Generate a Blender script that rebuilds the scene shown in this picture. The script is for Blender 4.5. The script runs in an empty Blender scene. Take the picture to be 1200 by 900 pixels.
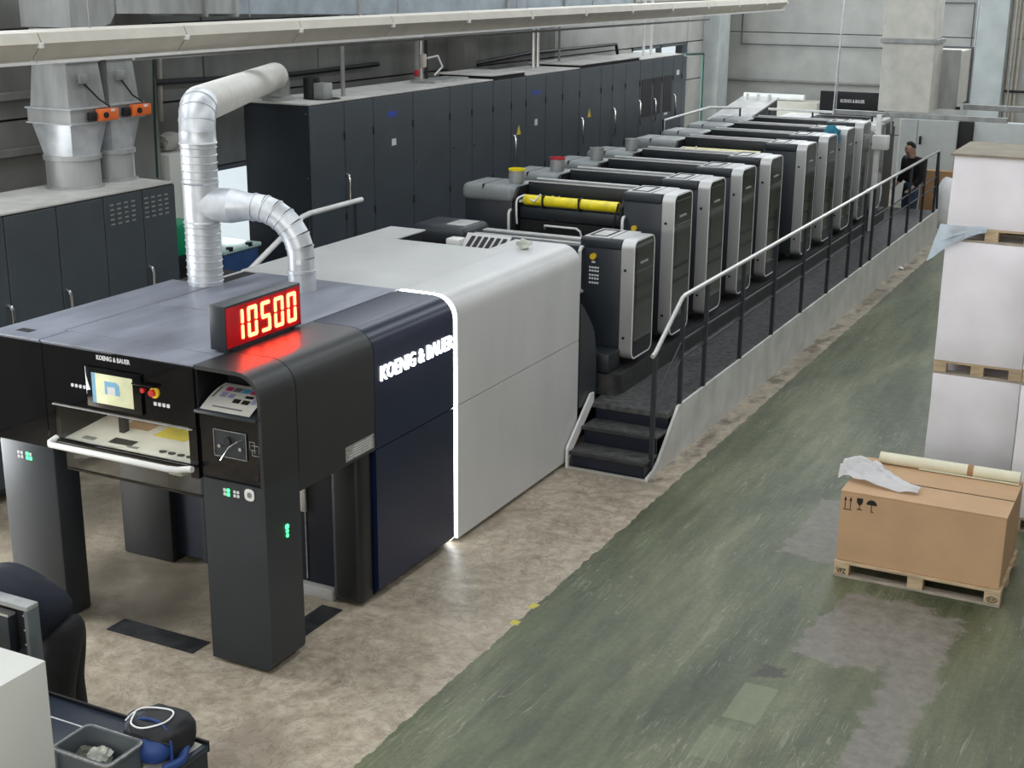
import bpy, bmesh, math, random
from mathutils import Vector, Matrix
random.seed(7)
S = bpy.context.scene
COL = S.collection
# ------------------------------------------------------------------ camera
F_PX = 1620.468
CAM = Vector((5.7437, -7.3791, 5.0))
ROT = (Matrix.Rotation(0.468715, 3, 'Z') @ Matrix.Rotation(1.280576, 3, 'X') @ Matrix.Rotation(0.00813895, 3, 'Z'))
cd = bpy.data.cameras.new('camera'); cam = bpy.data.objects.new('camera', cd); COL.objects.link(cam)
cd.sensor_width = 36; cd.lens = F_PX / 1200 * 36; cd.clip_end = 200; cd.clip_start = .05
cam.matrix_world = Matrix.Translation(CAM) @ ROT.to_4x4()
S.camera = cam
S.view_settings.view_transform = 'Standard'; S.view_settings.look = 'None'
S.view_settings.exposure = 0.0; S.view_settings.gamma = 1.0; S.view_settings.use_curve_mapping = False
# ------------------------------------------------------------------ daylight
W = bpy.data.worlds.new('daylight'); S.world = W; W.use_nodes = True
bg = W.node_tree.nodes['Background']; bg.inputs[0].default_value = (.86, .93, 1, 1); bg.inputs[1].default_value = 1.3
def area(name, loc, size, energy, rot=(0, 0, 0), col=(1, 1, 1)):
    l = bpy.data.lights.new(name, 'AREA'); l.shape = 'RECTANGLE'; l.size, l.size_y = size; l.energy = energy; l.color = col
    o = bpy.data.objects.new(name, l); COL.objects.link(o); o.location = loc; o.rotation_euler = rot
    return o
SKY = [(-3.6, -1.8), (1.6, 3.4), (6.6, 8.4)]          # skylight strips in the roof
for a, b in SKY:
    area('skylight_daylight', ((a + b) / 2, 7, 7.45), (b - a, 38), 400, col=(.93, .97, 1))
area('gable_window_daylight', (4.5, -13.7, 5.2), (11, 2.6), 720, rot=(math.radians(90), 0, 0), col=(1, .97, .92))
area('far_gable_window_daylight', (2.2, 27.6, 6.2), (15, 2.0), 420, rot=(math.radians(-90), 0, 0), col=(.93, .97, 1))
area('clerestory_daylight', (-5.9, 11, 6.3), (1.7, 27), 650, rot=(0, math.radians(-90), 0), col=(.88, .94, 1))
area('left_floor_fill', (-5.85, -.9, 1.9), (3.0, 2.6), 420, rot=(0, math.radians(-90), 0), col=(.95, .98, 1))  # added fill that brightens the left floor; the wall has no gate here
area('side_window_daylight', (-5.85, 8.2, 1.85), (1.2, 2.4), 70, rot=(0, math.radians(-90), 0), col=(.9, .96, 1))
area('side_window_daylight', (-5.75, 23.2, 2.2), (2.2, 3.2), 150, rot=(0, math.radians(-90), 0), col=(.85, .97, 1))

# ------------------------------------------------------------------ pixel -> place helpers
def ray(x, y): return ROT @ Vector(((x - 600) / F_PX, -(y - 450) / F_PX, -1))
def onz(x, y, z): d = ray(x, y); return CAM + d * ((z - CAM.z) / d.z)
def onx(x, y, X): d = ray(x, y); return CAM + d * ((X - CAM.x) / d.x)
def ony(x, y, Y): d = ray(x, y); return CAM + d * ((Y - CAM.y) / d.y)

# ------------------------------------------------------------------ materials
MATS = {}
def mat(name, c, rough=.5, metal=0., var=.12, scale=6., bump=0., emit=0., spec=.5, rvar=.0, stretch=None, c2=None, coat=0.):
    m = bpy.data.materials.new(name); m.use_nodes = True; nt = m.node_tree; N = nt.nodes; L = nt.links
    p = N['Principled BSDF']; p.inputs['Roughness'].default_value = rough; p.inputs['Metallic'].default_value = metal
    p.inputs['Specular IOR Level'].default_value = spec
    p.inputs['Coat Weight'].default_value = coat
    tc = N.new('ShaderNodeTexCoord'); mp = N.new('ShaderNodeMapping'); L.new(tc.outputs['Object'], mp.inputs[0])
    if stretch: mp.inputs['Scale'].default_value = stretch
    nz = N.new('ShaderNodeTexNoise'); nz.inputs['Scale'].default_value = scale; nz.inputs['Detail'].default_value = 5
    L.new(mp.outputs[0], nz.inputs['Vector'])
    rp = N.new('ShaderNodeValToRGB'); rp.color_ramp.elements[0].position = .3; rp.color_ramp.elements[1].position = .7
    if c2 is None:
        a = [max(0, v * (1 - var)) for v in c]; b = [min(1, v * (1 + var)) for v in c]
    else: a, b = c, c2
    rp.color_ramp.elements[0].color = (*a, 1); rp.color_ramp.elements[1].color = (*b, 1)
    L.new(nz.outputs[0], rp.inputs[0]); L.new(rp.outputs[0], p.inputs['Base Color'])
    if emit:
        p.inputs['Emission Strength'].default_value = emit; L.new(rp.outputs[0], p.inputs['Emission Color'])
    if rvar:
        mr = N.new('ShaderNodeMapRange'); mr.inputs['To Min'].default_value = max(0.02, rough - rvar); mr.inputs['To Max'].default_value = rough + rvar
        L.new(nz.outputs[0], mr.inputs[0]); L.new(mr.outputs[0], p.inputs['Roughness'])
    if bump:
        n2 = N.new('ShaderNodeTexNoise'); n2.inputs['Scale'].default_value = scale * 6; n2.inputs['Detail'].default_value = 4
        L.new(mp.outputs[0], n2.inputs['Vector'])
        bp = N.new('ShaderNodeBump'); bp.inputs['Strength'].default_value = bump; bp.inputs['Distance'].default_value = .01
        L.new(n2.outputs[0], bp.inputs['Height']); L.new(bp.outputs[0], p.inputs['Normal'])
    MATS[name] = m
    return m
M = MATS
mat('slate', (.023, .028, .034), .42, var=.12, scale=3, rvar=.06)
mat('slate_top_sheen', (.205, .22, .265), .4, var=.3, scale=2.2, rvar=.1, stretch=(2, .5, 1))  # dust and grazing sheen on the tops put into a lighter base colour
mat('shoulder_black', (.021, .023, .023), .4, var=.12, scale=3)
mat('black_panel', (.011, .012, .013), .42, var=.15, scale=3)
mat('gloss_black', (.004, .004, .005), .04, var=.1)
mat('matt_black', (.006, .006, .007), .6, var=.3)
mat('navy', (.005, .011, .036), .28, var=.12, scale=2)
mat('navy_dark', (.006, .009, .02), .4, var=.2)
mat('press_white', (.54, .54, .53), .36, var=.06, scale=2, rvar=.08, stretch=(1, 1, .3))
mat('white_paint', (.72, .72, .70), .4, var=.08, scale=4)
mat('skirt_white', (.56, .56, .53), .5, var=.15, scale=3)
mat('cabinet', (.056, .068, .080), .45, var=.1, scale=2)
mat('cabinet_side', (.018, .022, .029), .4, var=.12, scale=2)
mat('dusty_top', (.50, .49, .46), .65, var=.18, scale=3)
mat('seam', (.004, .004, .005), .8)
mat('silver', (.50, .50, .49), .38, metal=.55, var=.06, scale=5, stretch=(1, 1, .15))
mat('drive_grey', (.22, .24, .24), .4, var=.12, scale=4)
mat('unit_top', (.48, .48, .47), .38, var=.2, scale=5)
mat('unit_dark', (.016, .020, .024), .42, var=.2)
mat('glass_dark', (.008, .008, .009), .08, var=.3, scale=2)
mat('glass_panel', (.010, .010, .0095), .12, var=.4, scale=3)
mat('edge_white', (.70, .70, .68), .4)
mat('galvanised', (.60, .625, .65), .42, metal=.6, var=.12, scale=9, rvar=.08)
mat('galv_dull', (.34, .35, .345), .5, metal=.35, var=.25, scale=5, stretch=(1, 1, .25))
mat('galv_blue', (.33, .38, .42), .45, metal=.35, var=.2, scale=3)
mat('pipe_white', (.74, .73, .69), .45, var=.06, scale=9, metal=.15)
mat('joint', (.2, .2, .19), .8)
mat('duct_cream', (.60, .585, .53), .5, var=.12, scale=4, metal=.1)
mat('chrome', (.7, .7, .7), .18, metal=1, var=.05)
mat('alu', (.62, .62, .60), .32, metal=.6, var=.06)
mat('cream', (.50, .47, .405), .55, var=.08, scale=3)
mat('rail_dark', (.015, .018, .026), .4)
mat('deck', (.065, .066, .065), .55, var=.6, scale=14, bump=.4)
mat('rubber', (.028, .028, .029), .5, var=.4, scale=9)
mat('led_red', (.30, .0, .003), .25, emit=.4, var=.3, scale=3)
mat('led_digit', (1, .06, .022), .4, emit=24, var=.02)
mat('led_white', (.92, .96, 1), .4, emit=9, var=.01)
mat('sign_white', (.9, .95, 1), .4, emit=3.5, var=.01)
mat('green_led', (.05, 1, .2), .4, emit=4, var=.02)
mat('icon_white', (.6, .6, .6), .5, emit=.12)
mat('lamp_tube', (1, .95, .85), .4, emit=12, var=.01)
mat('screen', (.60, .61, .40), .2, emit=.32, var=.25, scale=3)
mat('screen_blue', (.16, .32, .45), .2, emit=.5)
mat('red', (.5, .02, .015), .35); mat('yellow', (.75, .5, .03), .4); mat('orange', (.75, .15, .03), .45, var=.1)
mat('ink_yellow', (.82, .68, .02), .25, var=.2, scale=8)
mat('ink_cream', (.75, .68, .35), .35, var=.2, scale=8)
mat('ink_red', (.45, .02, .03), .4)
mat('paper', (.78, .76, .70), .6, var=.05)
mat('paper_white', (.84, .81, .835), .7, var=.05, scale=2.5, bump=.15)
mat('kraft', (.52, .335, .19), .75, var=.07, scale=2.5)
mat('kraft_dark', (.33, .19, .09), .75, var=.1)
mat('lid_board', (.27, .235, .18), .8, var=.15, scale=4)
mat('wood', (.50, .38, .24), .75, var=.25, scale=5, stretch=(1, 6, 6), bump=.2)
mat('wood_grey', (.36, .31, .25), .8, var=.3, scale=5, stretch=(1, 6, 6), bump=.2)
mat('roll_cream', (.68, .66, .50), .6, var=.05)
mat('film', (.72, .80, .86), .3, var=.1, scale=6)
mat('bag_white', (.87, .87, .88), .45, var=.05, scale=6)
mat('concrete_wall', (.46, .46, .44), .8, var=.14, scale=1.6, bump=.2)
mat('concrete_shaded', (.24, .24, .225), .85, var=.25, scale=1.8, bump=.25, stretch=(1, 1, .4))  # same concrete, with the left wall's dimmer light put into the colour
mat('wall_brown', (.17, .135, .105), .85, var=.35, scale=.5)
mat('column', (.52, .56, .56), .75, var=.12, scale=2)
mat('ceiling', (.5, .5, .49), .9, var=.05)
mat('pipe_black', (.012, .012, .012), .5); mat('pipe_grey', (.25, .25, .24), .5); mat('pipe_cream', (.55, .50, .42), .5)
mat('pipe_green', (.015, .05, .038), .5)
mat('frame_grey', (.10, .115, .125), .5)
mat('green_box', (.0, .28, .12), .45); mat('blue_box', (.015, .06, .18), .45); mat('teal_lid', (.45, .62, .58), .4)
mat('skin', (.56, .34, .26), .55); mat('hair', (.012, .009, .008), .7, var=.3, scale=30)
mat('cloth_black', (.008, .008, .009), .85, var=.3, scale=12, bump=.3)
mat('cloth_navy', (.005, .008, .018), .85, var=.25, scale=12, bump=.3)
mat('denim', (.035, .06, .11), .85, var=.3, scale=20)
mat('shoe', (.02, .02, .02), .6)
mat('table_navy', (.022, .03, .048), .35, var=.2, scale=4)
mat('rag', (.45, .46, .40), .9, var=.3, scale=10, bump=.5); mat('rag_dark', (.12, .12, .09), .9, var=.3, scale=10)
mat('bag_blue', (.01, .04, .16), .6, var=.3, scale=8); mat('bag_black', (.012, .012, .015), .7, var=.3, scale=8)
mat('blue_rag', (.04, .22, .32), .9, var=.3, scale=12)
mat('white_cable', (.8, .8, .8), .4)
mat('cabinet_white', (.66, .66, .61), .45, var=.04, scale=2)
mat('steel_floor', (.018, .018, .02), .35, metal=.4, var=.6, scale=7, c2=(.06, .06, .065))
mat('magenta', (.6, .05, .22), .5); mat('cyan', (.12, .45, .68), .5); mat('pyellow', (.8, .68, .1), .5); mat('grey_print', (.2, .2, .2), .5); mat('lilac', (.4, .42, .6), .5)
mat('sticker_blue', (.03, .06, .35), .5); mat('sticker_white', (.75, .75, .72), .5); mat('sign_yellow', (.8, .6, .05), .5)
mat('plate_grey', (.33, .33, .32), .4, metal=.3, var=.3, scale=40)
mat('grille', (.02, .022, .025), .7, var=.9, scale=60)
mat('locker', (.52, .55, .54), .5, var=.04)

def clear_glass(name):
    m = bpy.data.materials.new(name); m.use_nodes = True; nt = m.node_tree; N = nt.nodes; L = nt.links
    N.remove(N['Principled BSDF']); t = N.new('ShaderNodeBsdfTransparent'); g = N.new('ShaderNodeBsdfGlossy'); g.inputs['Roughness'].default_value = .03
    t.inputs[0].default_value = (.86, .88, .87, 1)
    mx = N.new('ShaderNodeMixShader')
    mx.inputs[0].default_value = .07; L.new(t.outputs[0], mx.inputs[1]); L.new(g.outputs[0], mx.inputs[2]); L.new(mx.outputs[0], N['Material Output'].inputs[0])
    MATS[name] = m
clear_glass('clear_glass')

# ------------------------------------------------------------------ mesh helpers
def nb(): return bmesh.new()
def box(bm, x0, x1, y0, y1, z0, z1, b=0., seg=2):
    vs = bmesh.ops.create_cube(bm, size=1)['verts']
    for v in vs: v.co = Vector(((x0 + x1) / 2 + v.co.x * (x1 - x0), (y0 + y1) / 2 + v.co.y * (y1 - y0), (z0 + z1) / 2 + v.co.z * (z1 - z0)))
    if b:
        es = list({e for v in vs for e in v.link_edges})
        bmesh.ops.bevel(bm, geom=es, offset=b, segments=seg, profile=.5, affect='EDGES')
    return bm
def B(x0, x1, y0, y1, z0, z1, b=0., seg=2): return box(nb(), x0, x1, y0, y1, z0, z1, b, seg)
def to3(axis, u, v, w):
    return Vector((w, u, v)) if axis == 'x' else Vector((u, w, v)) if axis == 'y' else Vector((u, v, w))
def prism(bm, pts, axis, a, b):
    A = [bm.verts.new(to3(axis, u, v, a)) for u, v in pts]; Bv = [bm.verts.new(to3(axis, u, v, b)) for u, v in pts]
    n = len(pts); fs = [bm.faces.new(A), bm.faces.new(Bv[::-1])]
    for i in range(n): fs.append(bm.faces.new((A[i], Bv[i], Bv[(i + 1) % n], A[(i + 1) % n])))
    bmesh.ops.recalc_face_normals(bm, faces=fs)
    return bm
def ring(bm, out, inn, axis, a, b):
    n = len(out); fs = []
    V = [[bm.verts.new(to3(axis, u, v, w)) for u, v in P_] for P_ in (out, inn) for w in (a, b)]
    oa, ob, ia, ib = V
    for i in range(n):
        j = (i + 1) % n
        for q in ((oa[i], oa[j], ob[j], ob[i]), (ia[j], ia[i], ib[i], ib[j]), (oa[j], oa[i], ia[i], ia[j]), (ob[i], ob[j], ib[j], ib[i])):
            fs.append(bm.faces.new(q))
    bmesh.ops.recalc_face_normals(bm, faces=fs)
    return bm
def rrect(u0, u1, v0, v1, r, n=5, c=(1, 1, 1, 1)):
    pts = []
    for k, (cu, cv, a0) in enumerate(((u1 - r, v1 - r, 0), (u0 + r, v1 - r, 90), (u0 + r, v0 + r, 180), (u1 - r, v0 + r, 270))):
        if c[k]:
            for i in range(n + 1):
                a = math.radians(a0 + 90 * i / n); pts.append((cu + r * math.cos(a), cv + r * math.sin(a)))
        else:
            pts.append(((u1, u0, u0, u1)[k], (v1, v1, v0, v0)[k]))
    return pts
def tube(bm, pts, r, n=10, caps=True):
    pts = [Vector(p) for p in pts]; R = r if isinstance(r, (list, tuple)) else [r] * len(pts)
    t0 = (pts[1] - pts[0]).normalized(); up = Vector((0, 0, 1)) if abs(t0.z) < .9 else Vector((1, 0, 0))
    nrm = t0.cross(up).normalized(); rings = []
    for i, p in enumerate(pts):
        if i == 0: t = (pts[1] - p).normalized()
        elif i == len(pts) - 1: t = (p - pts[i - 1]).normalized()
        else: t = ((p - pts[i - 1]).normalized() + (pts[i + 1] - p).normalized()).normalized()
        nrm = (nrm - t * nrm.dot(t)).normalized(); bi = t.cross(nrm)
        rings.append([bm.verts.new(p + (nrm * math.cos(2 * math.pi * k / n) + bi * math.sin(2 * math.pi * k / n)) * R[i]) for k in range(n)])
    fs = []
    for a, b in zip(rings, rings[1:]):
        for k in range(n): fs.append(bm.faces.new((a[k], a[(k + 1) % n], b[(k + 1) % n], b[k])))
    if caps: fs += [bm.faces.new(rings[0][::-1]), bm.faces.new(rings[-1])]
    bmesh.ops.recalc_face_normals(bm, faces=fs)
    return bm
def lathe(bm, c, prof, n=20):
    c = Vector(c); rings = [[bm.verts.new(c + Vector((r * math.cos(2 * math.pi * k / n), r * math.sin(2 * math.pi * k / n), z))) for k in range(n)] for r, z in prof]
    fs = []
    for a, b in zip(rings, rings[1:]):
        for k in range(n): fs.append(bm.faces.new((a[k], a[(k + 1) % n], b[(k + 1) % n], b[k])))
    fs += [bm.faces.new(rings[0][::-1]), bm.faces.new(rings[-1])]
    return bm
def spline(pts, k=5):
    pts = [Vector(p) for p in pts]; out = []
    for i in range(len(pts) - 1):
        a, b, c, d = pts[max(0, i - 1)], pts[i], pts[i + 1], pts[min(len(pts) - 1, i + 2)]
        for j in range(k):
            t = j / k; out.append(.5 * ((2 * b) + (c - a) * t + (2 * a - 5 * b + 4 * c - d) * t * t + (3 * b - a - 3 * c + d) * t ** 3))
    return out + [pts[-1]]
def arc(p, d0, d1, r, n=6):
    """points of a bend that starts at p heading d0 and leaves heading d1 (unit, perpendicular)"""
    p, d0, d1 = Vector(p), Vector(d0), Vector(d1); c = p + d1 * r
    return [c - d1 * r * math.cos(math.pi / 2 * i / n) + d0 * r * math.sin(math.pi / 2 * i / n) for i in range(n + 1)]
def patch(bm, o, u, v, t):
    """thin slab: corner o, edge vectors u, v, thickness vector t"""
    o, u, v, t = map(Vector, (o, u, v, t)); q = [bm.verts.new(o + a * u + b * v + c * t) for c in (0, 1) for a, b in ((0, 0), (1, 0), (1, 1), (0, 1))]
    fs = [bm.faces.new([q[i] for i in f]) for f in ((0, 1, 2, 3), (7, 6, 5, 4), (0, 4, 5, 1), (1, 5, 6, 2), (2, 6, 7, 3), (3, 7, 4, 0))]
    bmesh.ops.recalc_face_normals(bm, faces=fs); return bm

OFF = {}
def mesh_from(bm, off, smooth):
    for v in bm.verts: v.co -= off
    me = bpy.data.meshes.new('m'); bm.to_mesh(me); bm.free()
    if smooth:
        me.polygons.foreach_set('use_smooth', [True] * len(me.polygons)); me.set_sharp_from_angle(angle=math.radians(35))
    return me
def thing(name, label, cat, loc, group=None):
    o = bpy.data.objects.new(name, None); COL.objects.link(o); o.location = loc; o.empty_display_size = .2
    o['label'] = label; o['category'] = cat
    if group: o['group'] = group
    OFF[o.name] = Vector(loc); return o
def P(parent, name, bm, m, label=None, smooth=True, stuff=False):
    off = OFF[parent.name]
    me = mesh_from(bm, off, smooth); me.name = name
    o = bpy.data.objects.new(name, me); COL.objects.link(o); o.parent = parent; me.materials.append(M[m])
    OFF[o.name] = off
    if label: o['label'] = label
    if stuff: o['kind'] = 'stuff'
    return o
def one(name, label, cat, bm, m, group=None, smooth=True):
    xs = [v.co for v in bm.verts]
    lo = Vector([min(c[i] for c in xs) for i in range(3)]); hi = Vector([max(c[i] for c in xs) for i in range(3)])
    loc = Vector(((lo.x + hi.x) / 2, (lo.y + hi.y) / 2, lo.z))
    me = mesh_from(bm, loc, smooth); me.name = name
    o = bpy.data.objects.new(name, me); COL.objects.link(o); o.location = loc; me.materials.append(M[m])
    o['label'] = label; o['category'] = cat
    if group: o['group'] = group
    OFF[o.name] = loc; return o
def st(name, bm, m, parent=None, smooth=False):
    me = mesh_from(bm, Vector((0, 0, 0)), smooth); me.name = name
    o = bpy.data.objects.new(name, me); COL.objects.link(o); me.materials.append(M[m] if isinstance(m, str) else m)
    OFF[o.name] = Vector((0, 0, 0))
    if parent: o.parent = parent
    else: o['kind'] = 'structure'
    return o
def copy_tree(o, parent=None):
    c = o.copy(); COL.objects.link(c)
    if parent: c.parent = parent
    for ch in o.children: copy_tree(ch, c)
    return c
def text_bm(s, o, u, v, width, height, depth=.006, bold=.0):
    """lettering as geometry: lower-left corner o, unit directions u (reading) and v (up)"""
    cu = bpy.data.curves.new('t', 'FONT'); cu.body = s; cu.extrude = .05; cu.offset = bold; cu.resolution_u = 2
    ob = bpy.data.objects.new('t', cu); COL.objects.link(ob); bpy.context.view_layer.update()
    me = bpy.data.meshes.new_from_object(ob.evaluated_get(bpy.context.evaluated_depsgraph_get()))
    bm = nb(); bm.from_mesh(me); bpy.data.objects.remove(ob); bpy.data.meshes.remove(me)
    xs = [w.co.x for w in bm.verts]; ys = [w.co.y for w in bm.verts]; u, v, o = Vector(u).normalized(), Vector(v).normalized(), Vector(o); n = u.cross(v)
    sx = width / (max(xs) - min(xs)); sy = height / (max(ys) - min(ys)); x0, y0 = min(xs), min(ys)
    for w in bm.verts: w.co = o + u * (w.co.x - x0) * sx + v * (w.co.y - y0) * sy + n * (w.co.z / .1 * depth + depth / 2)
    return bm

# ------------------------------------------------------------------ floor
def floor_material():
    m = bpy.data.materials.new('painted_floor'); m.use_nodes = True; nt = m.node_tree; N = nt.nodes; L = nt.links
    p = N['Principled BSDF']; tc = N.new('ShaderNodeTexCoord'); sp = N.new('ShaderNodeSeparateXYZ'); L.new(tc.outputs['Object'], sp.inputs[0])
    def noise(scale, detail=5, stretch=None, dist=0, rough=.55):
        n = N.new('ShaderNodeTexNoise'); n.inputs['Scale'].default_value = scale; n.inputs['Detail'].default_value = detail; n.inputs['Distortion'].default_value = dist
        n.inputs['Roughness'].default_value = rough
        if stretch:
            mp = N.new('ShaderNodeMapping'); mp.inputs['Scale'].default_value = stretch[:3]
            if len(stretch) > 3: mp.inputs['Rotation'].default_value = (0, 0, stretch[3])
            L.new(tc.outputs['Object'], mp.inputs[0]); L.new(mp.outputs[0], n.inputs['Vector'])
        else: L.new(tc.outputs['Object'], n.inputs['Vector'])
        return n.outputs[0]
    def math_(op, a, b=0., c=None):
        n = N.new('ShaderNodeMath'); n.operation = op
        for i, q in enumerate((a, b, c)):
            if q is None: continue
            if isinstance(q, (int, float)): n.inputs[i].default_value = q
            else: L.new(q, n.inputs[i])
        return n.outputs[0]
    def ramp(f, stops):
        r = N.new('ShaderNodeValToRGB'); e = r.color_ramp.elements
        while len(e) < len(stops): e.new(.5)
        for k, (pos, c) in enumerate(stops): e[k].position = pos; e[k].color = (*c, 1) if len(c) == 3 else c
        L.new(f, r.inputs[0]); return r.outputs[0]
    def mix(f, a, b, mode='MIX'):
        n = N.new('ShaderNodeMixRGB'); n.blend_type = mode
        if isinstance(f, (int, float)): n.inputs[0].default_value = f
        else: L.new(f, n.inputs[0])
        for i, q in ((1, a), (2, b)):
            if isinstance(q, tuple): n.inputs[i].default_value = (*q, 1)
            else: L.new(q, n.inputs[i])
        return n.outputs[0]
    X, Y = sp.outputs[0], sp.outputs[1]
    wob = math_('MULTIPLY_ADD', noise(5, 6), .1, -.05)
    wob2 = math_('MULTIPLY_ADD', noise(3.2, 7, rough=.7), .5, -.25)
    def smooth(val, lo, hi):
        n = N.new('ShaderNodeMapRange'); n.interpolation_type = 'SMOOTHSTEP'; L.new(val, n.inputs[0]); n.inputs[1].default_value = lo; n.inputs[2].default_value = hi; return n.outputs[0]
    def rect(x0, x1, y0, y1, w=wob, s=.02, skew=0.):
        xx = math_('ADD', math_('ADD', X, w), math_('MULTIPLY', Y, -skew)); yy = math_('ADD', Y, w)
        a = smooth(xx, x0 - s, x0 + s); b = math_('SUBTRACT', 1, smooth(xx, x1 - s, x1 + s)); c = smooth(yy, y0 - s, y0 + s); d = math_('SUBTRACT', 1, smooth(yy, y1 - s, y1 + s))
        return math_('MULTIPLY', math_('MULTIPLY', a, b), math_('MULTIPLY', c, d))
    # bare concrete
    big = noise(.55, 4, dist=.6); fine = noise(9, 8, rough=.7); sw = noise(1.6, 8, dist=2.2, rough=.65)
    conc = ramp(sw, [(.25, (.24, .21, .165)), (.48, (.36, .325, .265)), (.75, (.46, .425, .36))])
    conc = mix(.75, conc, ramp(fine, [(.3, (.35, .3, .25)), (.7, (.75, .72, .68))]), 'OVERLAY')
    conc = mix(smooth(big, .5, .7), conc, (.24, .20, .15))
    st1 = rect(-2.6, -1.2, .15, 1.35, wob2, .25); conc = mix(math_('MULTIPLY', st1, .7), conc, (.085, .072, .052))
    # green coating
    vein = math_('ABSOLUTE', math_('SUBTRACT', noise(2.6, 9, dist=1.4, rough=.68), .5)); conc = mix(math_('MULTIPLY', math_('SUBTRACT', 1, smooth(vein, .0, .022)), .45), conc, (.12, .10, .075))
    spk = smooth(noise(60, 3), .63, .70); conc = mix(math_('MULTIPLY', spk, .5), conc, (.13, .11, .09))
    g1 = noise(1.1, 6, (1, .3, 1, .25), dist=.7); g2 = noise(22, 6, rough=.7); g3 = noise(7, 7, (1, .12, 1, -.5), dist=.3, rough=.6)
    gr = ramp(g1, [(.28, (.053, .064, .034)), (.5, (.098, .110, .060)), (.74, (.175, .185, .112))])
    gr = mix(.6, gr, ramp(g3, [(.3, (.22, .22, .22)), (.7, (.75, .75, .73))]), 'OVERLAY')
    gr = mix(.5, gr, ramp(g2, [(.3, (.3, .3, .3)), (.7, (.7, .7, .7))]), 'OVERLAY')
    scr = smooth(noise(30, 3, (1, .05, 1, .7), dist=.5), .70, .76); gr = mix(math_('MULTIPLY', scr, .35), gr, (.36, .38, .32))
    for sc_, rot_ in ((16, .9), (11, -.35), (20, 1.9)):
        ln = math_('ABSOLUTE', math_('SUBTRACT', noise(sc_, 2, (1, .06, 1, rot_), dist=.4), .5)); ms = math_('MULTIPLY', math_('SUBTRACT', 1, smooth(ln, .0, .012)), smooth(noise(.9, 3, (1, 1, 1, rot_)), .5, .62)); gr = mix(math_('MULTIPLY', ms, .4), gr, (.34, .35, .28))
    worn = ramp(fine, [(.3, (.12, .108, .09)), (.7, (.25, .228, .2))])
    for rc in ((3.05, 3.75, 2.15, 3.45, wob2, .03, .12), (3.5, 4.3, 2.55, 3.05, wob2, .03), (4.05, 4.42, -2., 3.4, wob2, .04), (2.7, 3.5, 4.0, 5.5, wob2, .03)):
        gr = mix(math_('MULTIPLY', rect(*rc), .8), gr, worn)
    gr = mix(math_('MULTIPLY', rect(3.17, 3.42, 1.0, 1.55, math_('MULTIPLY', wob, .25), .006, 0), .55), gr, (.21, .235, .14))
    gr = mix(math_('MULTIPLY', rect(3.13, 3.36, .42, .86, math_('MULTIPLY', wob, .25), .006, 0), .4), gr, (.19, .22, .13))
    gr = mix(math_('MULTIPLY', rect(3.22, 3.36, 1.68, 1.9, wob2, .02, 0), .8), gr, (.03, .03, .028))
    edge = smooth(math_('ADD', X, wob), 1.235, 1.25)
    col = mix(edge, conc, gr)
    # yellow paint remains at the edge, dark dirt along the walkway foot
    for x0, y0, s_ in ((1.2, 1.58, .07), (1.2, 1.92, .07)):
        col = mix(rect(x0, x0 + s_, y0, y0 + s_ * 1.3, wob, .01), col, (.55, .48, .07))
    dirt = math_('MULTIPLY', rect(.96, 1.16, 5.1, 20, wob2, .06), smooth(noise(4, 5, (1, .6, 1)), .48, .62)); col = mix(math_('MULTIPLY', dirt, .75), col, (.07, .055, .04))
    L.new(col, p.inputs['Base Color'])
    rg = ramp(fine, [(.2, (.30, .30, .30)), (.8, (.5, .5, .5))]); L.new(rg, p.inputs['Roughness'])
    p.inputs['Specular IOR Level'].default_value = .45
    bp = N.new('ShaderNodeBump'); bp.inputs['Strength'].default_value = .18; bp.inputs['Distance'].default_value = .01; L.new(fine, bp.inputs['Height']); L.new(bp.outputs[0], p.inputs['Normal'])
    return m
X0, X1, Y0, Y1, ZC = -6.0, 10.5, -14.0, 28.0, 7.6
st('floor', B(X0 - .3, X1 + .3, Y0 - .3, Y1 + .3, -.2, 0), floor_material())
# ------------------------------------------------------------------ ceiling with skylight strips
edges = [X0 - .3] + [v for s in SKY for v in s] + [X1 + .3]
bm = nb()
for i in range(0, len(edges), 2): box(bm, edges[i], edges[i + 1], Y0 - .3, Y1 + .3, ZC, ZC + .15)
for yy in (Y0 - .3, 26): box(bm, X0, X1, yy, Y1 + .3 if yy > 0 else -12, ZC + .001, ZC + .15)
st('ceiling', bm, 'ceiling')
# ------------------------------------------------------------------ walls: concrete panels with recessed joints
wl = st('wall_left', B(X0 - .3, X0 - .08, Y0, Y1, 0, ZC), 'seam'); wl['kind'] = 'structure'
WIN = [(7.0, 9.55, 1.2, 2.5), (21.5, 25.0, 1.0, 3.4)]
def left_wall():
    # backing with holes is made of strips; facing panels are pieces
    zs = [0, 1.2, 2.5, 3.4, 4.35, 5.3, 6.4, ZC]; ys = [-14, -8, -2.2, 2.4, 7.0, 9.55, 13.5, 17.5, 21.5, 25.0, 28]
    for a, b in zip(ys, ys[1:]):
        for c, d in zip(zs, zs[1:]):
            if any(a < w[1] - .01 and b > w[0] + .01 and c < w[3] - .01 and d > w[2] - .01 for w in WIN): continue
            st('panel', B(X0 - .08, X0 + random.uniform(-.008, .008), a + .012, b - .012, c + .012, d - .012, .006, 1), 'concrete_shaded' if b < 20 else 'concrete_wall', wl)
left_wall()
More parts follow.
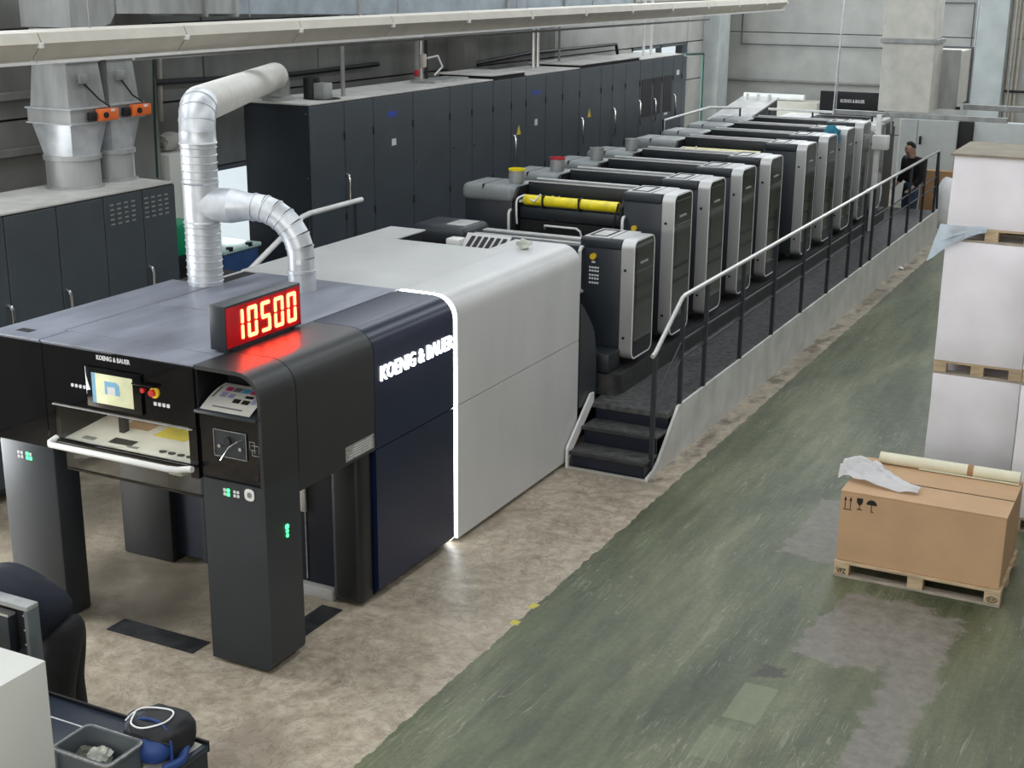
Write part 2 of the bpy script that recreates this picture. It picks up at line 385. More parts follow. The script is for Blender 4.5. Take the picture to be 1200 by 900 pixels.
# openings through the backing: rebuild backing as strips
bm = nb()
ycuts = sorted({Y0, Y1, *[w[0] for w in WIN], *[w[1] for w in WIN]})
for a, b in zip(ycuts, ycuts[1:]):
    w = [q for q in WIN if abs(q[0] - a) < .01]
    if w: box(bm, X0 - .3, X0 - .08, a, b, 0, w[0][2]); box(bm, X0 - .3, X0 - .08, a, b, w[0][3], ZC)
    else: box(bm, X0 - .3, X0 - .08, a, b, 0, ZC)
old = wl.data; bm.to_mesh(old); bm.free()
for k, (a, b, c, d) in enumerate(WIN):
    bm = nb(); mid = (a + b) / 2
    for q in ((a, a + .06, c, d), (b - .06, b, c, d), (a, b, c, c + .06), (a, b, d - .06, d), (mid - .04, mid + .04, c, d)): box(bm, X0 - .12, X0 + .0, q[0], q[1], q[2], q[3])
    w = st('window_%d' % (k + 1), bm, 'frame_grey')
    for u, v in ((a + .06, mid - .04), (mid + .04, b - .06)): st('pane', B(X0 - .07, X0 - .06, u, v, c + .06, d - .06), 'clear_glass', w)
wf = st('wall_far', B(X0 - .3, X1 + .3, Y1 + .08, Y1 + .3, 0, ZC), 'joint')
xs = [X0, .2, 1.9, 5.8, X1]; zs = [0, 1.15, 2.33, 3.55, 4.5, 5.6, 6.6, ZC]
for a, b in zip(xs, xs[1:]):
    for c, d in zip(zs, zs[1:]):
        st('panel', B(a + .01, b - .01, Y1 + random.uniform(-.006, .006), Y1 + .08, c + .01, d - .01, .006, 1), 'concrete_wall', wf)
wr = st('wall_right', B(X1, X1 + .3, Y0, Y1, 0, ZC), 'wall_brown')
wb = st('wall_back', B(X0 - .3, X1 + .3, Y0 - .3, Y0, 0, ZC), 'concrete_wall')
for k, (x0, x1, y0, y1, m_) in enumerate(((X0, X0 + .42, 26.1, 26.9, 'column'), (X0, X0 + .42, 4.95, 5.6, 'concrete_shaded'), (X0, X0 + .35, 2.3, 2.75, 'concrete_shaded'), (X0, X0 + .35, 13.3, 13.7, 'concrete_shaded'), (.22, .95, Y1 - .45, Y1, 'column'))):
    st('trim_%d' % (k + 1), B(x0, x1, y0, y1, 0, ZC, .01, 1), m_)
for k, zz in enumerate((3.02, 3.62)):
    st('trim_%d' % (6 + k), B(X0, X0 + .1, -2, 4.9, zz, zz + .09, .01, 1), 'concrete_shaded')

# ================================================================== sheet delivery
D = thing('sheet_delivery', 'sheet delivery of the press with dark front arch, lit navy section and white body', 'printing press', (-1.25, 2.6, 0))
XR, XL = .05, -2.52
# front arch : right pillar and its upper frame as one bent sheet, left pillar
P(D, 'pillar', prism(nb(), rrect(-.5, XR, .03, 1.47, .07, 5, (0, 0, 0, 1)), 'y', 0, .42), 'slate')
P(D, 'pillar_foot', B(-.44, -.02, .06, .38, 0, .03), 'matt_black')
P(D, 'pillar', B(XL, -1.95, 0, .26, .0, 1.45, .02), 'slate')
P(D, 'rear_pillar', B(-2.49, -1.93, 1.24, 1.46, .0, 1.45, .02), 'black_panel')
P(D, 'rear_pillar', B(-.26, XR - .03, 1.24, 1.455, .02, 1.33, .05, 3), 'black_panel')
bk = P(D, 'rear_wall', B(-1.93, -.26, 1.33, 1.44, .06, 1.45), 'navy_dark')
P(bk, 'wall_plinth', B(-.72, -.27, 1.25, 1.33, .0, .1, .01), 'concrete_wall')
P(bk, 'door_seam', B(-.57, -.56, 1.322, 1.331, .12, .78), 'plate_grey')
P(bk, 'latch', B(-.60, -.54, 1.30, 1.33, .72, .98, .01), 'alu'); P(bk, 'latch', B(-.70, -.64, 1.28, 1.33, 1.02, 1.32, .01), 'chrome')
P(bk, 'terminal_box', B(-.62, -.40, 1.22, 1.33, 1.06, 1.32, .02), 'matt_black'); P(bk, 'terminal_label', B(-.58, -.44, 1.21, 1.221, 1.08, 1.14), 'plate_grey')
P(bk, 'guide_rail', B(-1.62, -1.58, 1.27, 1.33, .06, 1.4), 'unit_dark'); P(bk, 'guide_rail', B(-1.35, -1.31, 1.27, 1.33, .06, 1.4), 'unit_dark')
# shell of the right shoulder: rounded top edge, in two lengths (front 0-.42 with niche, side panel .42-1.46)
def shoulder(y0, y1, zb, inner=-.52, t=.03, zt=2.31, r=.2):
    o = [(inner, zt)] + [(XR - r + r * math.sin(a), zt - r + r * math.cos(a)) for a in [math.pi / 2 * i / 8 for i in range(9)]] + [(XR, zb)]
    i_ = [(XR - t, zb)] + [(XR - r + (r - t) * math.sin(a), zt - r + (r - t) * math.cos(a)) for a in [math.pi / 2 * i / 8 for i in range(8, -1, -1)]] + [(inner, zt - t)]
    return prism(nb(), o + i_, 'y', y0, y1)
P(D, 'shoulder_front', shoulder(.0, .415, 1.47), 'shoulder_black')
P(D, 'shoulder_side_panel', shoulder(.424, 1.455, 1.315), 'shoulder_black')
P(D, 'shoulder_lower_wall', B(-.5, XR - .035, .424, 1.45, 1.31, 1.33), 'matt_black')
pl = P(D, 'rating_plate', B(XR, XR + .004, 1.03, 1.43, 1.345, 1.465), 'plate_grey')
for i in range(5): P(pl, 'rating_plate_line', B(XR + .004, XR + .005, 1.06 + .02 * i, 1.40, 1.36 + i * .02, 1.366 + i * .02), 'sticker_white')
# navy and white sections: closed rounded profile
def section(y0, y1, zb, rb=.0):
    r = .2; o = [(-.5, 2.31)] + [(XR - r + r * math.sin(a), 2.31 - r + r * math.cos(a)) for a in [math.pi / 2 * i / 8 for i in range(9)]] + [(XR, zb + .05), (XR - .05, zb), (-.5, zb)]
    return prism(nb(), o, 'y', y0, y1)
def strip_section(y0, y1, x_in, z_lo, z_hi, m_, name):
    pass
P(D, 'navy_upper_panel', prism(nb(), [(-.5, 2.31)] + [(XR - .2 + .2 * math.sin(a), 2.11 + .2 * math.cos(a)) for a in [math.pi / 2 * i / 8 for i in range(9)]] + [(XR, 1.318), (-.5, 1.318)], 'y', 1.463, 2.735), 'navy')
P(D, 'navy_lower_panel', prism(nb(), [(-.5, 1.31), (XR, 1.31), (XR, .09), (XR - .05, .04), (-.5, .04)], 'y', 1.463, 2.735), 'navy')
P(D, 'white_upper_panel', prism(nb(), [(-.5, 2.31)] + [(XR - .2 + .2 * math.sin(a), 2.11 + .2 * math.cos(a)) for a in [math.pi / 2 * i / 8 for i in range(9)]] + [(XR, 1.318), (-.5, 1.318)], 'y', 2.80, 5.40), 'press_white')
P(D, 'white_lower_panel', prism(nb(), [(2.80, .05), (2.80, 1.31), (5.40, 1.31), (5.40, .35), (5.1, .05)], 'x', -.5, XR), 'press_white')
P(D, 'plinth', B(-2.2, -.06, 1.5, 5.2, 0, .06), 'matt_black')
# lit strip following the outline
def outline(d):
    r = .2 + d; return [(-.5, 2.31 + d)] + [(XR - .2 + r * math.sin(a), 2.11 + r * math.cos(a)) for a in [math.pi / 2 * i / 8 for i in range(9)]]
P(D, 'light_strip', prism(nb(), outline(.002) + [(XR + .002, 1.318), (XR - .04, 1.318)] + outline(-.04)[::-1], 'y', 2.738, 2.797), 'led_white', 'glowing white light strip')
P(D, 'light_strip', prism(nb(), [(XR + .002, 1.308), (XR + .002, .1), (XR - .06, .03), (XR - .1, .03), (XR - .04, .12), (XR - .04, 1.308)], 'y', 2.744, 2.792), 'led_white', 'glowing white light strip')
P(D, 'light_strip_core', B(-.5, XR - .06, 2.736, 2.799, .05, 2.18), 'matt_black')
P(D, 'illuminated_lettering', text_bm('KOENIG & BAUER', (XR, 1.55, 1.865), (0, 1, 0), (0, 0, 1), 1.17, .125, .012, .012), 'sign_white', 'glowing white raised lettering')
# inner core of the body so nothing is hollow
P(D, 'inner_core', B(-2.2, -.5, 1.47, 4.78, .04, 2.29), 'unit_dark')
P(D, 'inner_core', B(-2.2, -1.82, 4.78, 5.38, .04, 2.29), 'unit_dark'); P(D, 'inner_core', B(-.70, -.5, 4.78, 5.38, .04, 2.29), 'unit_dark'); P(D, 'step_deck', B(-1.82, -.7, 4.78, 5.38, .04, 2.02), 'unit_dark')
P(D, 'side_wall', B(XL + .02, -2.2, 1.47, 2.1, .04, 2.29), 'black_panel')
P(D, 'side_wall', B(-2.24, -2.2, 2.1, 5.38, .04, 2.3), 'press_white')
# top plates (each plate its own piece, dark joints between)
P(D, 'top_bed', B(XL + .01, -.51, .03, 2.77, 2.26, 2.295), 'seam')
zt0, zt1 = 2.293, 2.31
for (x0, x1, y0, y1, m_) in ((XL, -1.997, .0, .30, 'slate_top_sheen'), (XL, -2.037, .308, 2.14, 'slate_top_sheen'), (-1.985, -.528, .0, .296, 'slate_top_sheen'), (-2.024, -.528, .308, 1.34, 'slate_top_sheen'), (-2.024, -.528, 1.352, 2.765, 'slate_top_sheen'), (-2.24, -.505, 2.772, 4.80, 'press_white'), (-2.24, -1.80, 4.80, 5.42, 'press_white'), (-.70, -.505, 4.80, 5.40, 'press_white')):
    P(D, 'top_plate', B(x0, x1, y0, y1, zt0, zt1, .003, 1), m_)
P(D, 'top_slot', B(-2.36, -2.22, .12, .2, 2.308, 2.312), 'matt_black')
# front fascia
P(D, 'fascia_panel', B(XL, -1.975, -.005, .05, 1.45, 2.292, .004, 1), 'gloss_black')
P(D, 'fascia_panel', B(-1.97, -.53, -.005, .05, 1.83, 2.292, .004, 1), 'gloss_black')
P(D, 'fascia_panel', B(-.525, XR - .03, .02, .05, 1.475, 1.985, .004, 1), 'gloss_black')
P(D, 'fascia_frame', B(-.60, -.527, -.005, .05, 1.45, 1.83), 'gloss_black')
P(D, 'fascia_frame', B(-1.97, -1.90, -.005, .05, 1.45, 1.83), 'gloss_black')
P(D, 'fascia_trim', B(-1.90, -.56, -.02, .0, 1.818, 1.828), 'plate_grey')
P(D, 'upper_housing', B(XL + .02, -.55, .08, 1.44, 1.86, 2.28), 'matt_black')
P(D, 'upper_housing_left', B(XL + .01, -1.98, .06, 1.44, 1.45, 1.9), 'matt_black')
P(D, 'upper_housing_rear', B(-1.98, -.27, 1.1, 1.44, 1.45, 1.88), 'matt_black')
# niche with shelf
P(D, 'niche_back', B(-.52, XR - .03, .36, .41, 1.97, 2.12), 'matt_black'); P(D, 'niche_back', B(-.52, XR - .13, .36, .41, 2.12, 2.275), 'matt_black'); P(D, 'niche_wall', B(-.53, -.51, .02, .4, 1.97, 2.28), 'matt_black')
P(D, 'niche_shelf', B(-.52, XR - .03, -.03, .38, 1.965, 1.99, .006), 'slate')
P(D, 'shoulder_housing', B(-.52, XR - .035, .08, 1.44, 1.48, 1.96), 'matt_black')
# hand crank panel
hp = P(D, 'crank_panel', B(-.385, -.10, .012, .022, 1.655, 1.855, .003, 1), 'slate')
for q in ((-.385, -.10, 1.852, 1.857), (-.385, -.10, 1.653, 1.658), (-.387, -.383, 1.655, 1.855), (-.102, -.098, 1.655, 1.855)): P(hp, 'panel_line', B(q[0], q[1], .008, .013, q[2], q[3]), 'plate_grey')
P(hp, 'crank_handle', tube(nb(), [(-.30, -.03, 1.64), (-.22, -.03, 1.75), (-.15, -.02, 1.80), (-.14, .015, 1.80)], .008, 8), 'chrome')
P(hp, 'bolt', tube(nb(), [(-.335, .0, 1.735), (-.335, .014, 1.735)], .014, 10), 'chrome'); P(hp, 'bolt', tube(nb(), [(-.15, .0, 1.735), (-.15, .014, 1.735)], .014, 10), 'chrome')
P(hp, 'knob', tube(nb(), [(-.26, -.005, 1.78), (-.26, .014, 1.78)], .03, 12), 'matt_black')
pg = nb()
for q in ((-.075, -.03, 1.80, 1.804), (-.075, -.071, 1.74, 1.80), (-.06, .0, 1.775, 1.779), (-.034, -.03, 1.72, 1.80), (-.075, -.02, 1.74, 1.744), (-.055, .01, 1.70, 1.704), (-.055, -.051, 1.70, 1.74), (.005, .009, 1.72, 1.775)): box(pg, q[0], q[1], .016, .02, q[2], q[3])
P(D, 'pictogram', pg, 'plate_grey')
# status icons
def icons(parent, x, z, y, cols, s=.022, gap=.034, rows=1):
    k = 0
    for r_ in range(rows):
        for c_ in range(len(cols) // rows):
            P(parent, 'button_icon', B(x + c_ * gap, x + c_ * gap + s, y - .004, y, z - r_ * gap, z - r_ * gap + s, .004, 1), cols[k]); k += 1
icons(D, -.315, 1.395, .0, ['icon_white', 'green_led', 'icon_white', 'green_led'], .024, .032, 2)
icons(D, -.225, 1.395, .0, ['icon_white'] * 4, .022, .03, 2)
P(D, 'hand_sign', prism(nb(), rrect(-.125, -.04, 1.36, 1.45, .03, 3), 'y', -.004, 0), 'sticker_white')
P(D, 'hand_sign_mark', prism(nb(), rrect(-.10, -.062, 1.385, 1.425, .012, 3), 'y', -.006, -.004), 'grey_print')
icons(D, -2.335, 1.345, .0, ['icon_white'] * 4, .026, .034, 2); icons(D, -2.245, 1.345, .0, ['green_led', 'icon_white', 'green_led', 'green_led'], .026, .034, 2)
icons(D, -1.70, 1.985, -.005, ['icon_white'] * 4, .026, .04); icons(D, -.905, 1.955, -.005, ['icon_white'] * 4, .028, .04)
for z_, s_ in ((1.065, .014), (1.10, .02), (1.03, .014)):
    P(D, 'status_light', tube(nb(), [(XR - .003, .245, z_), (XR + .006, .245, z_)], s_, 12), 'green_led', 'green status lamp')
# touch screen, lettering, stop buttons
sc = P(D, 'screen_bezel', B(-1.53, -1.0, -.03, -.004, 1.865, 2.175, .008), 'gloss_black')
P(sc, 'screen', B(-1.465, -1.075, -.033, -.029, 1.905, 2.135), 'screen', 'lit pale yellow touch screen'); P(sc, 'screen_bar', B(-1.465, -1.43, -.0335, -.032, 1.905, 2.135), 'screen_blue')
P(sc, 'screen_symbol', prism(nb(), rrect(-1.34, -1.20, 1.985, 2.085, .04, 4, (1, 0, 0, 0)), 'y', -.035, -.033), 'screen_blue'); P(sc, 'screen_symbol', B(-1.315, -1.24, -.036, -.034, 1.985, 2.045), 'icon_white')
P(D, 'lettering', text_bm('KOENIG & BAUER', (-1.425, -.006, 2.232), (1, 0, 0), (0, 0, 1), .32, .036, .003, .02), 'icon_white')
es = P(D, 'emergency_stop', tube(nb(), [(-.885, .0, 2.055), (-.885, -.02, 2.055)], .042, 16), 'yellow'); P(es, 'stop_button', tube(nb(), [(-.895, -.02, 2.055), (-.895, -.045, 2.055)], .026, 14), 'red')
P(D, 'push_button', tube(nb(), [(-.99, 0, 2.06), (-.99, -.03, 2.06)], .02, 12), 'red')
P(D, 'button_shroud', B(-1.07, -.86, -.05, -.005, 2.10, 2.115, .004), 'gloss_black')
# viewing window, sheet table behind it, white handle bar
P(D, 'viewing_pane', B(-1.90, -.60, -.004, .006, 1.545, 1.818), 'clear_glass')
P(D, 'pane_edge', B(-1.90, -.58, -.02, .02, 1.515, 1.545, .005), 'gloss_black')
P(D, 'lower_guard', B(-1.86, -.56, .04, .05, 1.30, 1.50), 'clear_glass'); P(D, 'guard_edge', B(-1.86, -.53, .035, .055, 1.285, 1.30), 'gloss_black')
P(D, 'handle_bar', tube(nb(), [(-1.90, .0, 1.545), (-1.90, -.07, 1.53), (-1.87, -.1, 1.522), (-.74, -.1, 1.522), (-.66, -.085, 1.522), (-.60, -.06, 1.53), (-.54, -.06, 1.54)], .024, 12), 'white_paint', 'white rounded handle bar')
tb = P(D, 'sheet_table', patch(nb(), (-1.88, .06, 1.53), (1.30, 0, 0), (0, .85, .08), (0, 0, -.03)), 'paper')
for i in range(5): P(tb, 'suction_ring', tube(nb(), [(-.98 + i * .085, .14, 1.538), (-.98 + i * .085, .141, 1.545)], .03, 12), 'matt_black')
for (x_, y_, w_, h_, m_) in ((-1.5, .12, .22, .09, 'matt_black'), (-1.25, .35, .3, .2, 'pyellow'), (-.9, .4, .25, .22, 'red'), (-.75, .3, .12, .3, 'pyellow'), (-1.6, .4, .25, .2, 'kraft'), (-1.75, .1, .12, .05, 'grey_print'), (-1.3, .1, .1, .03, 'grey_print')):
    P(tb, 'printed_patch', patch(nb(), (x_, y_, 1.532 + (y_ - .06) * .094), (w_, 0, 0), (0, h_, h_ * .094), (0, 0, .002)), m_)
P(D, 'sheet_brake', B(-1.86, -1.2, .5, .62, 1.58, 1.7, .03), 'kraft_dark'); P(D, 'sheet_brake', B(-1.55, -1.5, .3, .36, 1.55, 1.8), 'matt_black'); P(D, 'sheet_brake', B(-.68, -.63, .25, .3, 1.54, 1.78), 'matt_black')
P(D, 'inspection_lamp', B(-1.85, -.65, .16, .20, 1.825, 1.85), 'lamp_tube', 'lit inspection lamp inside the delivery')
P(D, 'gripper_bar', tube(nb(), [(-1.85, .12, 1.36), (-1.6, .12, 1.42), (-.6, .16, 1.42)], .018, 8), 'pipe_grey'); P(D, 'blower_nozzle', B(-.92, -.78, .1, .3, 1.38, 1.45, .02), 'roll_cream')

# seven-digit counter on top
L_ = thing('counter_display', 'red lit LED counter reading 10500 standing on the dark delivery top', 'display', (-.63, .8, 2.31))
P(L_, 'case', B(-.645, -.50, .345, 1.28, 2.325, 2.66, .006), 'slate')
P(L_, 'foot', B(-.63, -.515, .40, .44, 2.31, 2.326), 'matt_black'); P(L_, 'foot', B(-.63, -.515, 1.17, 1.21, 2.31, 2.326), 'matt_black')
face = P(L_, 'display_face', B(-.50, -.494, .355, 1.265, 2.343, 2.642), 'led_red', 'glowing dark red display face')
SEG = {'0': 'abcdef', '1': 'bc', '5': 'acdfg'}
for k, ch in enumerate('10500'):
    y0 = .435 + k * .164; w, h, t = .115, .235, .028; z0 = 2.376; bm = nb(); sl = .0
    def sg(ya, yb, za, zb):
        q = [(ya, za), (yb, za), (yb, zb), (ya, zb)]; prism(bm, rrect(ya, yb, za, zb, .009, 2), 'x', -.494, -.489)
    g = .006
    for s_ in SEG[ch]:
        if s_ == 'a': sg(y0 + g, y0 + w - g, z0 + h - t, z0 + h)
        if s_ == 'd': sg(y0 + g, y0 + w - g, z0, z0 + t)
        if s_ == 'g': sg(y0 + g, y0 + w - g, z0 + h / 2 - t / 2, z0 + h / 2 + t / 2)
        if s_ == 'f': sg(y0, y0 + t, z0 + h / 2 + g, z0 + h - g)
        if s_ == 'e': sg(y0, y0 + t, z0 + g, z0 + h / 2 - g)
        if s_ == 'b': sg(y0 + w - t, y0 + w, z0 + h / 2 + g, z0 + h - g)
        if s_ == 'c': sg(y0 + w - t, y0 + w, z0 + g, z0 + h / 2 - g)
    P(L_, 'digit', bm, 'led_digit', 'glowing yellow-white digit')

# colour sheet in the niche
sh = thing('printed_sheet', 'curled printed colour test sheet lying in the delivery niche', 'paper', (-.25, .15, 1.99))
def curl(u, v): return Vector((-.49 + u * .44, .0 + v * .24, 1.994 + .12 * v + .03 * math.sin(v * 2.6)))
bm = nb(); n = 8; g = [[bm.verts.new(curl(i / n + .12 * (j / n), j / n)) for j in range(n + 1)] for i in range(n + 1)]
for i in range(n):
    for j in range(n): bm.faces.new((g[i][j], g[i + 1][j], g[i + 1][j + 1], g[i][j + 1]))
bmesh.ops.solidify(bm, geom=bm.faces[:], thickness=-.004)
P(sh, 'sheet', bm, 'paper')
for (u, v, w, h, m_) in ((.18, .78, .13, .18, 'magenta'), (.33, .78, .15, .2, 'grey_print'), (.50, .78, .15, .2, 'cyan'), (.67, .78, .15, .2, 'magenta'), (.83, .78, .11, .2, 'pyellow'), (.18, .5, .12, .2, 'lilac'), (.5, .35, .14, .14, 'matt_black'), (.68, .35, .14, .14, 'matt_black'), (.66, .58, .16, .1, 'matt_black'), (.34, .5, .12, .16, 'lilac'), (.85, .4, .1, .2, 'lilac'), (.05, .45, .04, .45, 'grey_print'), (.2, .12, .6, .04, 'grey_print')):
    v *= .82; h *= .9; bm = nb(); q = [bm.verts.new(curl(min(.98, a + .12 * b), b) + Vector((0, -.002, .004))) for a, b in ((u, v), (u + w, v), (u + w, min(.98, v + h)), (u, min(.98, v + h)))]; bm.faces.new(q)
    bmesh.ops.solidify(bm, geom=bm.faces[:], thickness=.001)
    P(sh, 'printed_patch', bm, m_)

# steel plates let into the floor
one('floor_plate', 'long dark steel plate let into the concrete between the delivery pillars', 'floor plate', B(-1.56, -.70, 0.0, .21, .0, .006), 'steel_floor', smooth=False)
one('floor_plate', 'short dark steel plate let into the concrete beside the status lamp pillar', 'floor plate', B(-.31, -.11, .53, 1.16, .0, .006), 'steel_floor', smooth=False)

# ================================================================== exhaust duct
E_ = thing('exhaust_duct', 'silver spiral exhaust pipe rising from the delivery top and bending towards the cabinets', 'duct', (-2.15, 2.15, 2.31))
def ribbed(p0, p1, r, pitch=.06, rib=.008, n=24):
    p0, p1 = Vector(p0), Vector(p1); k = max(2, int((p1 - p0).length / pitch)); pts = []; R = []
    for i in range(k):
        for f, dr in ((.0, 0), (.42, 0), (.5, rib), (.58, 0)):
            pts.append(p0.lerp(p1, (i + f) / k)); R.append(r + dr)
    pts.append(p1); R.append(r); return tube(nb(), pts, R, n)
vx, vy = -2.15, 2.15; r = .155
P(E_, 'lower_pipe', ribbed((vx, vy, 2.31), (vx, vy, 2.86), r), 'galvanised')
P(E_, 'tee', tube(nb(), [(vx, vy, 2.86), (vx, vy, 2.865), (vx, vy, 2.88), (vx, vy, 3.2), (vx, vy, 3.215), (vx, vy, 3.22)], [r, r + .012, r, r, r + .012, r], 24), 'galvanised')
P(E_, 'upper_pipe', ribbed((vx, vy, 3.22), (vx, vy, 3.55), r, .055), 'galvanised')
P(E_, 'collar', tube(nb(), [(vx, vy, 3.545), (vx, vy, 3.555), (vx, vy, 3.57), (vx, vy, 3.66)], [r + .01, r + .012, r + .004, r + .004], 24), 'galvanised')
end = Vector((-4.92, 7.05, 3.72)); top = Vector((vx, vy, 3.86)); d = (end - top).normalized(); dh = Vector((d.x, d.y, 0)).normalized()
el = [Vector((vx, vy, 3.62))] + arc((vx, vy, 3.66), (0, 0, 1), dh, .2, 4)[1:]
P(E_, 'elbow', tube(nb(), el, r + .002, 24), 'galvanised')
for k in (1, 2, 3): d_ = (el[k + 1] - el[k - 1]).normalized(); P(E_, 'elbow_seam', tube(nb(), [el[k] - d_ * .006, el[k] + d_ * .006], r + .007, 24), 'galvanised')
hs = el[-1]; P(E_, 'long_pipe', ribbed(hs, end, r - .002, .075, .011), 'pipe_white')
el2 = arc(end, d, Vector((d.x * d.z, d.y * d.z, d.z ** 2 - 1)).normalized(), .2, 3)
for a, b in zip(el2, el2[1:]): P(E_, 'elbow_segment', tube(nb(), [a - (b - a) * .1, b + (b - a) * .1], r, 24), 'galv_dull')
P(E_, 'end_collar', tube(nb(), [(el2[-1].x, el2[-1].y, 3.41), (el2[-1].x, el2[-1].y, 3.44), (el2[-1].x, el2[-1].y, 3.46), (el2[-1].x, el2[-1].y, 3.56)], [r + .05, r + .05, r, r], 24), 'galv_dull')
bx, by = -1.24, 2.34; bd = Vector((bx - vx, by - vy, 0)).normalized(); zb = 3.02; rb = .118
s0 = Vector((vx, vy, zb)) + bd * .05; s1 = Vector((vx, vy, zb)) + bd * .30; s2 = Vector((bx, by, zb)) - bd * .42
P(E_, 'branch_cone', tube(nb(), [s0, s1], [.15, .15], 24), 'galvanised'); P(E_, 'branch_reducer', tube(nb(), [s1, s1 + bd * .16, s2], [.15, rb, rb], 24), 'galvanised')
ar = arc(s2, bd, (0, 0, -1), .42, 7)
for a, b in zip(ar, ar[1:]): P(E_, 'bend_segment', tube(nb(), [a - (b - a) * .06, a + (b - a) * .06, a + (b - a) * .07, b + (b - a) * .05], [rb + .007, rb + .007, rb, rb], 24), 'galvanised')
P(E_, 'branch_leg', tube(nb(), [ar[-1], (bx, by, 2.50), (bx, by, 2.495), (bx, by, 2.47), (bx, by, 2.465), (bx, by, 2.31)], [rb, rb, rb + .01, rb + .01, rb + .002, rb + .002], 24), 'galvanised')
P(E_, 'pipe_sticker', patch(nb(), Vector((bx, by, 2.56)) + Vector((.03, -.118, 0)), (.045, .01, 0), (0, 0, .04), (.002, -.006, 0)), 'sticker_white')
bm = nb()   # crumpled cloth on the white top
def lump(bm, c, rx, ry, rz, amp=.3, sub=2, seed=1):
    random.seed(seed); vs = bmesh.ops.create_icosphere(bm, subdivisions=sub, radius=1)['verts']
    for v in vs:
        k = 1 + random.uniform(-amp, amp); v.co = Vector((c[0] + v.co.x * rx * k, c[1] + v.co.y * ry * k, max(c[2], c[2] + rz + v.co.z * rz * k)))
    return bm
q = onz(612, 293, 2.31); lump(bm, (q.x, q.y + .05, 2.31), .07, .06, .05, .45, 2, 3)
one('crumpled_rag', 'small crumpled grey cleaning rag on the white delivery top', 'rag', bm, 'rag')

# ================================================================== printing units
def d_handle(bm, x, y, z0, z1, dy=-.05, r=.014):
    return tube(bm, [(x, y, z1), (x, y + dy * .6, z1 - .005), (x, y + dy, z1 - .04), (x, y + dy, z0 + .04), (x, y + dy * .6, z0 + .005), (x, y, z0)], r, 8)
def op_side(U, y0, zt, coater=False):
    P(U, 'operator_housing', B(-.40, .098, y0 + .01, y0 + .6, .87, zt - .03, .02), 'slate')
    P(U, 'operator_cap', B(-.405, .098, y0, y0 + .61, zt - .13, zt - .003, .035, 3), 'slate')
    tl = P(U, 'top_lid', B(-.37, .095, y0 + .05, y0 + .57, zt - .012, zt + .002, .004, 1), 'unit_top')
    P(tl, 'lid_tray', ring(nb(), [(-.33, y0 + .1), (-.12, y0 + .1), (-.12, y0 + .5), (-.33, y0 + .5)], [(-.31, y0 + .125), (-.14, y0 + .125), (-.14, y0 + .475), (-.31, y0 + .475)], 'z', zt, zt + .008), 'matt_black')
    P(tl, 'lid_joint', B(-.06, -.05, y0 + .04, y0 + .58, zt, zt + .004), 'seam')
    fr = P(U, 'silver_cover', prism(nb(), rrect(y0 - .01, y0 + .6, .87, zt, .1, 6), 'x', .10, .245), 'silver', 'brushed silver side cover with rounded corners')
    P(fr, 'edge_trim', ring(nb(), rrect(y0 - .008, y0 + .598, .872, zt - .002, .098, 6), rrect(y0 + .008, y0 + .582, .888, zt - .018, .084, 6), 'x', .245, .252), 'edge_white')
    gl = P(U, 'side_glass', prism(nb(), rrect(y0 + .008, y0 + .582, .888, zt - .018, .084, 6), 'x', .245, .249), 'glass_dark', 'black glossy side window')
    P(gl, 'glass_panel', B(.2495, .2515, y0 + .08, y0 + .56, zt - .75, zt - .36), 'glass_panel'); P(gl, 'glass_panel', B(.2495, .2515, y0 + .06, y0 + .56, zt - .33, zt - .08), 'glass_panel')
    P(gl, 'grip', B(.249, .262, y0 + .17, y0 + .38, zt - .28, zt - .255, .005), 'plate_grey')
    for z_ in (zt - .33, 1.12): P(fr, 'screw', tube(nb(), [(.15, y0 - .022, z_), (.15, y0 - .008, z_)], .016, 8), 'matt_black')
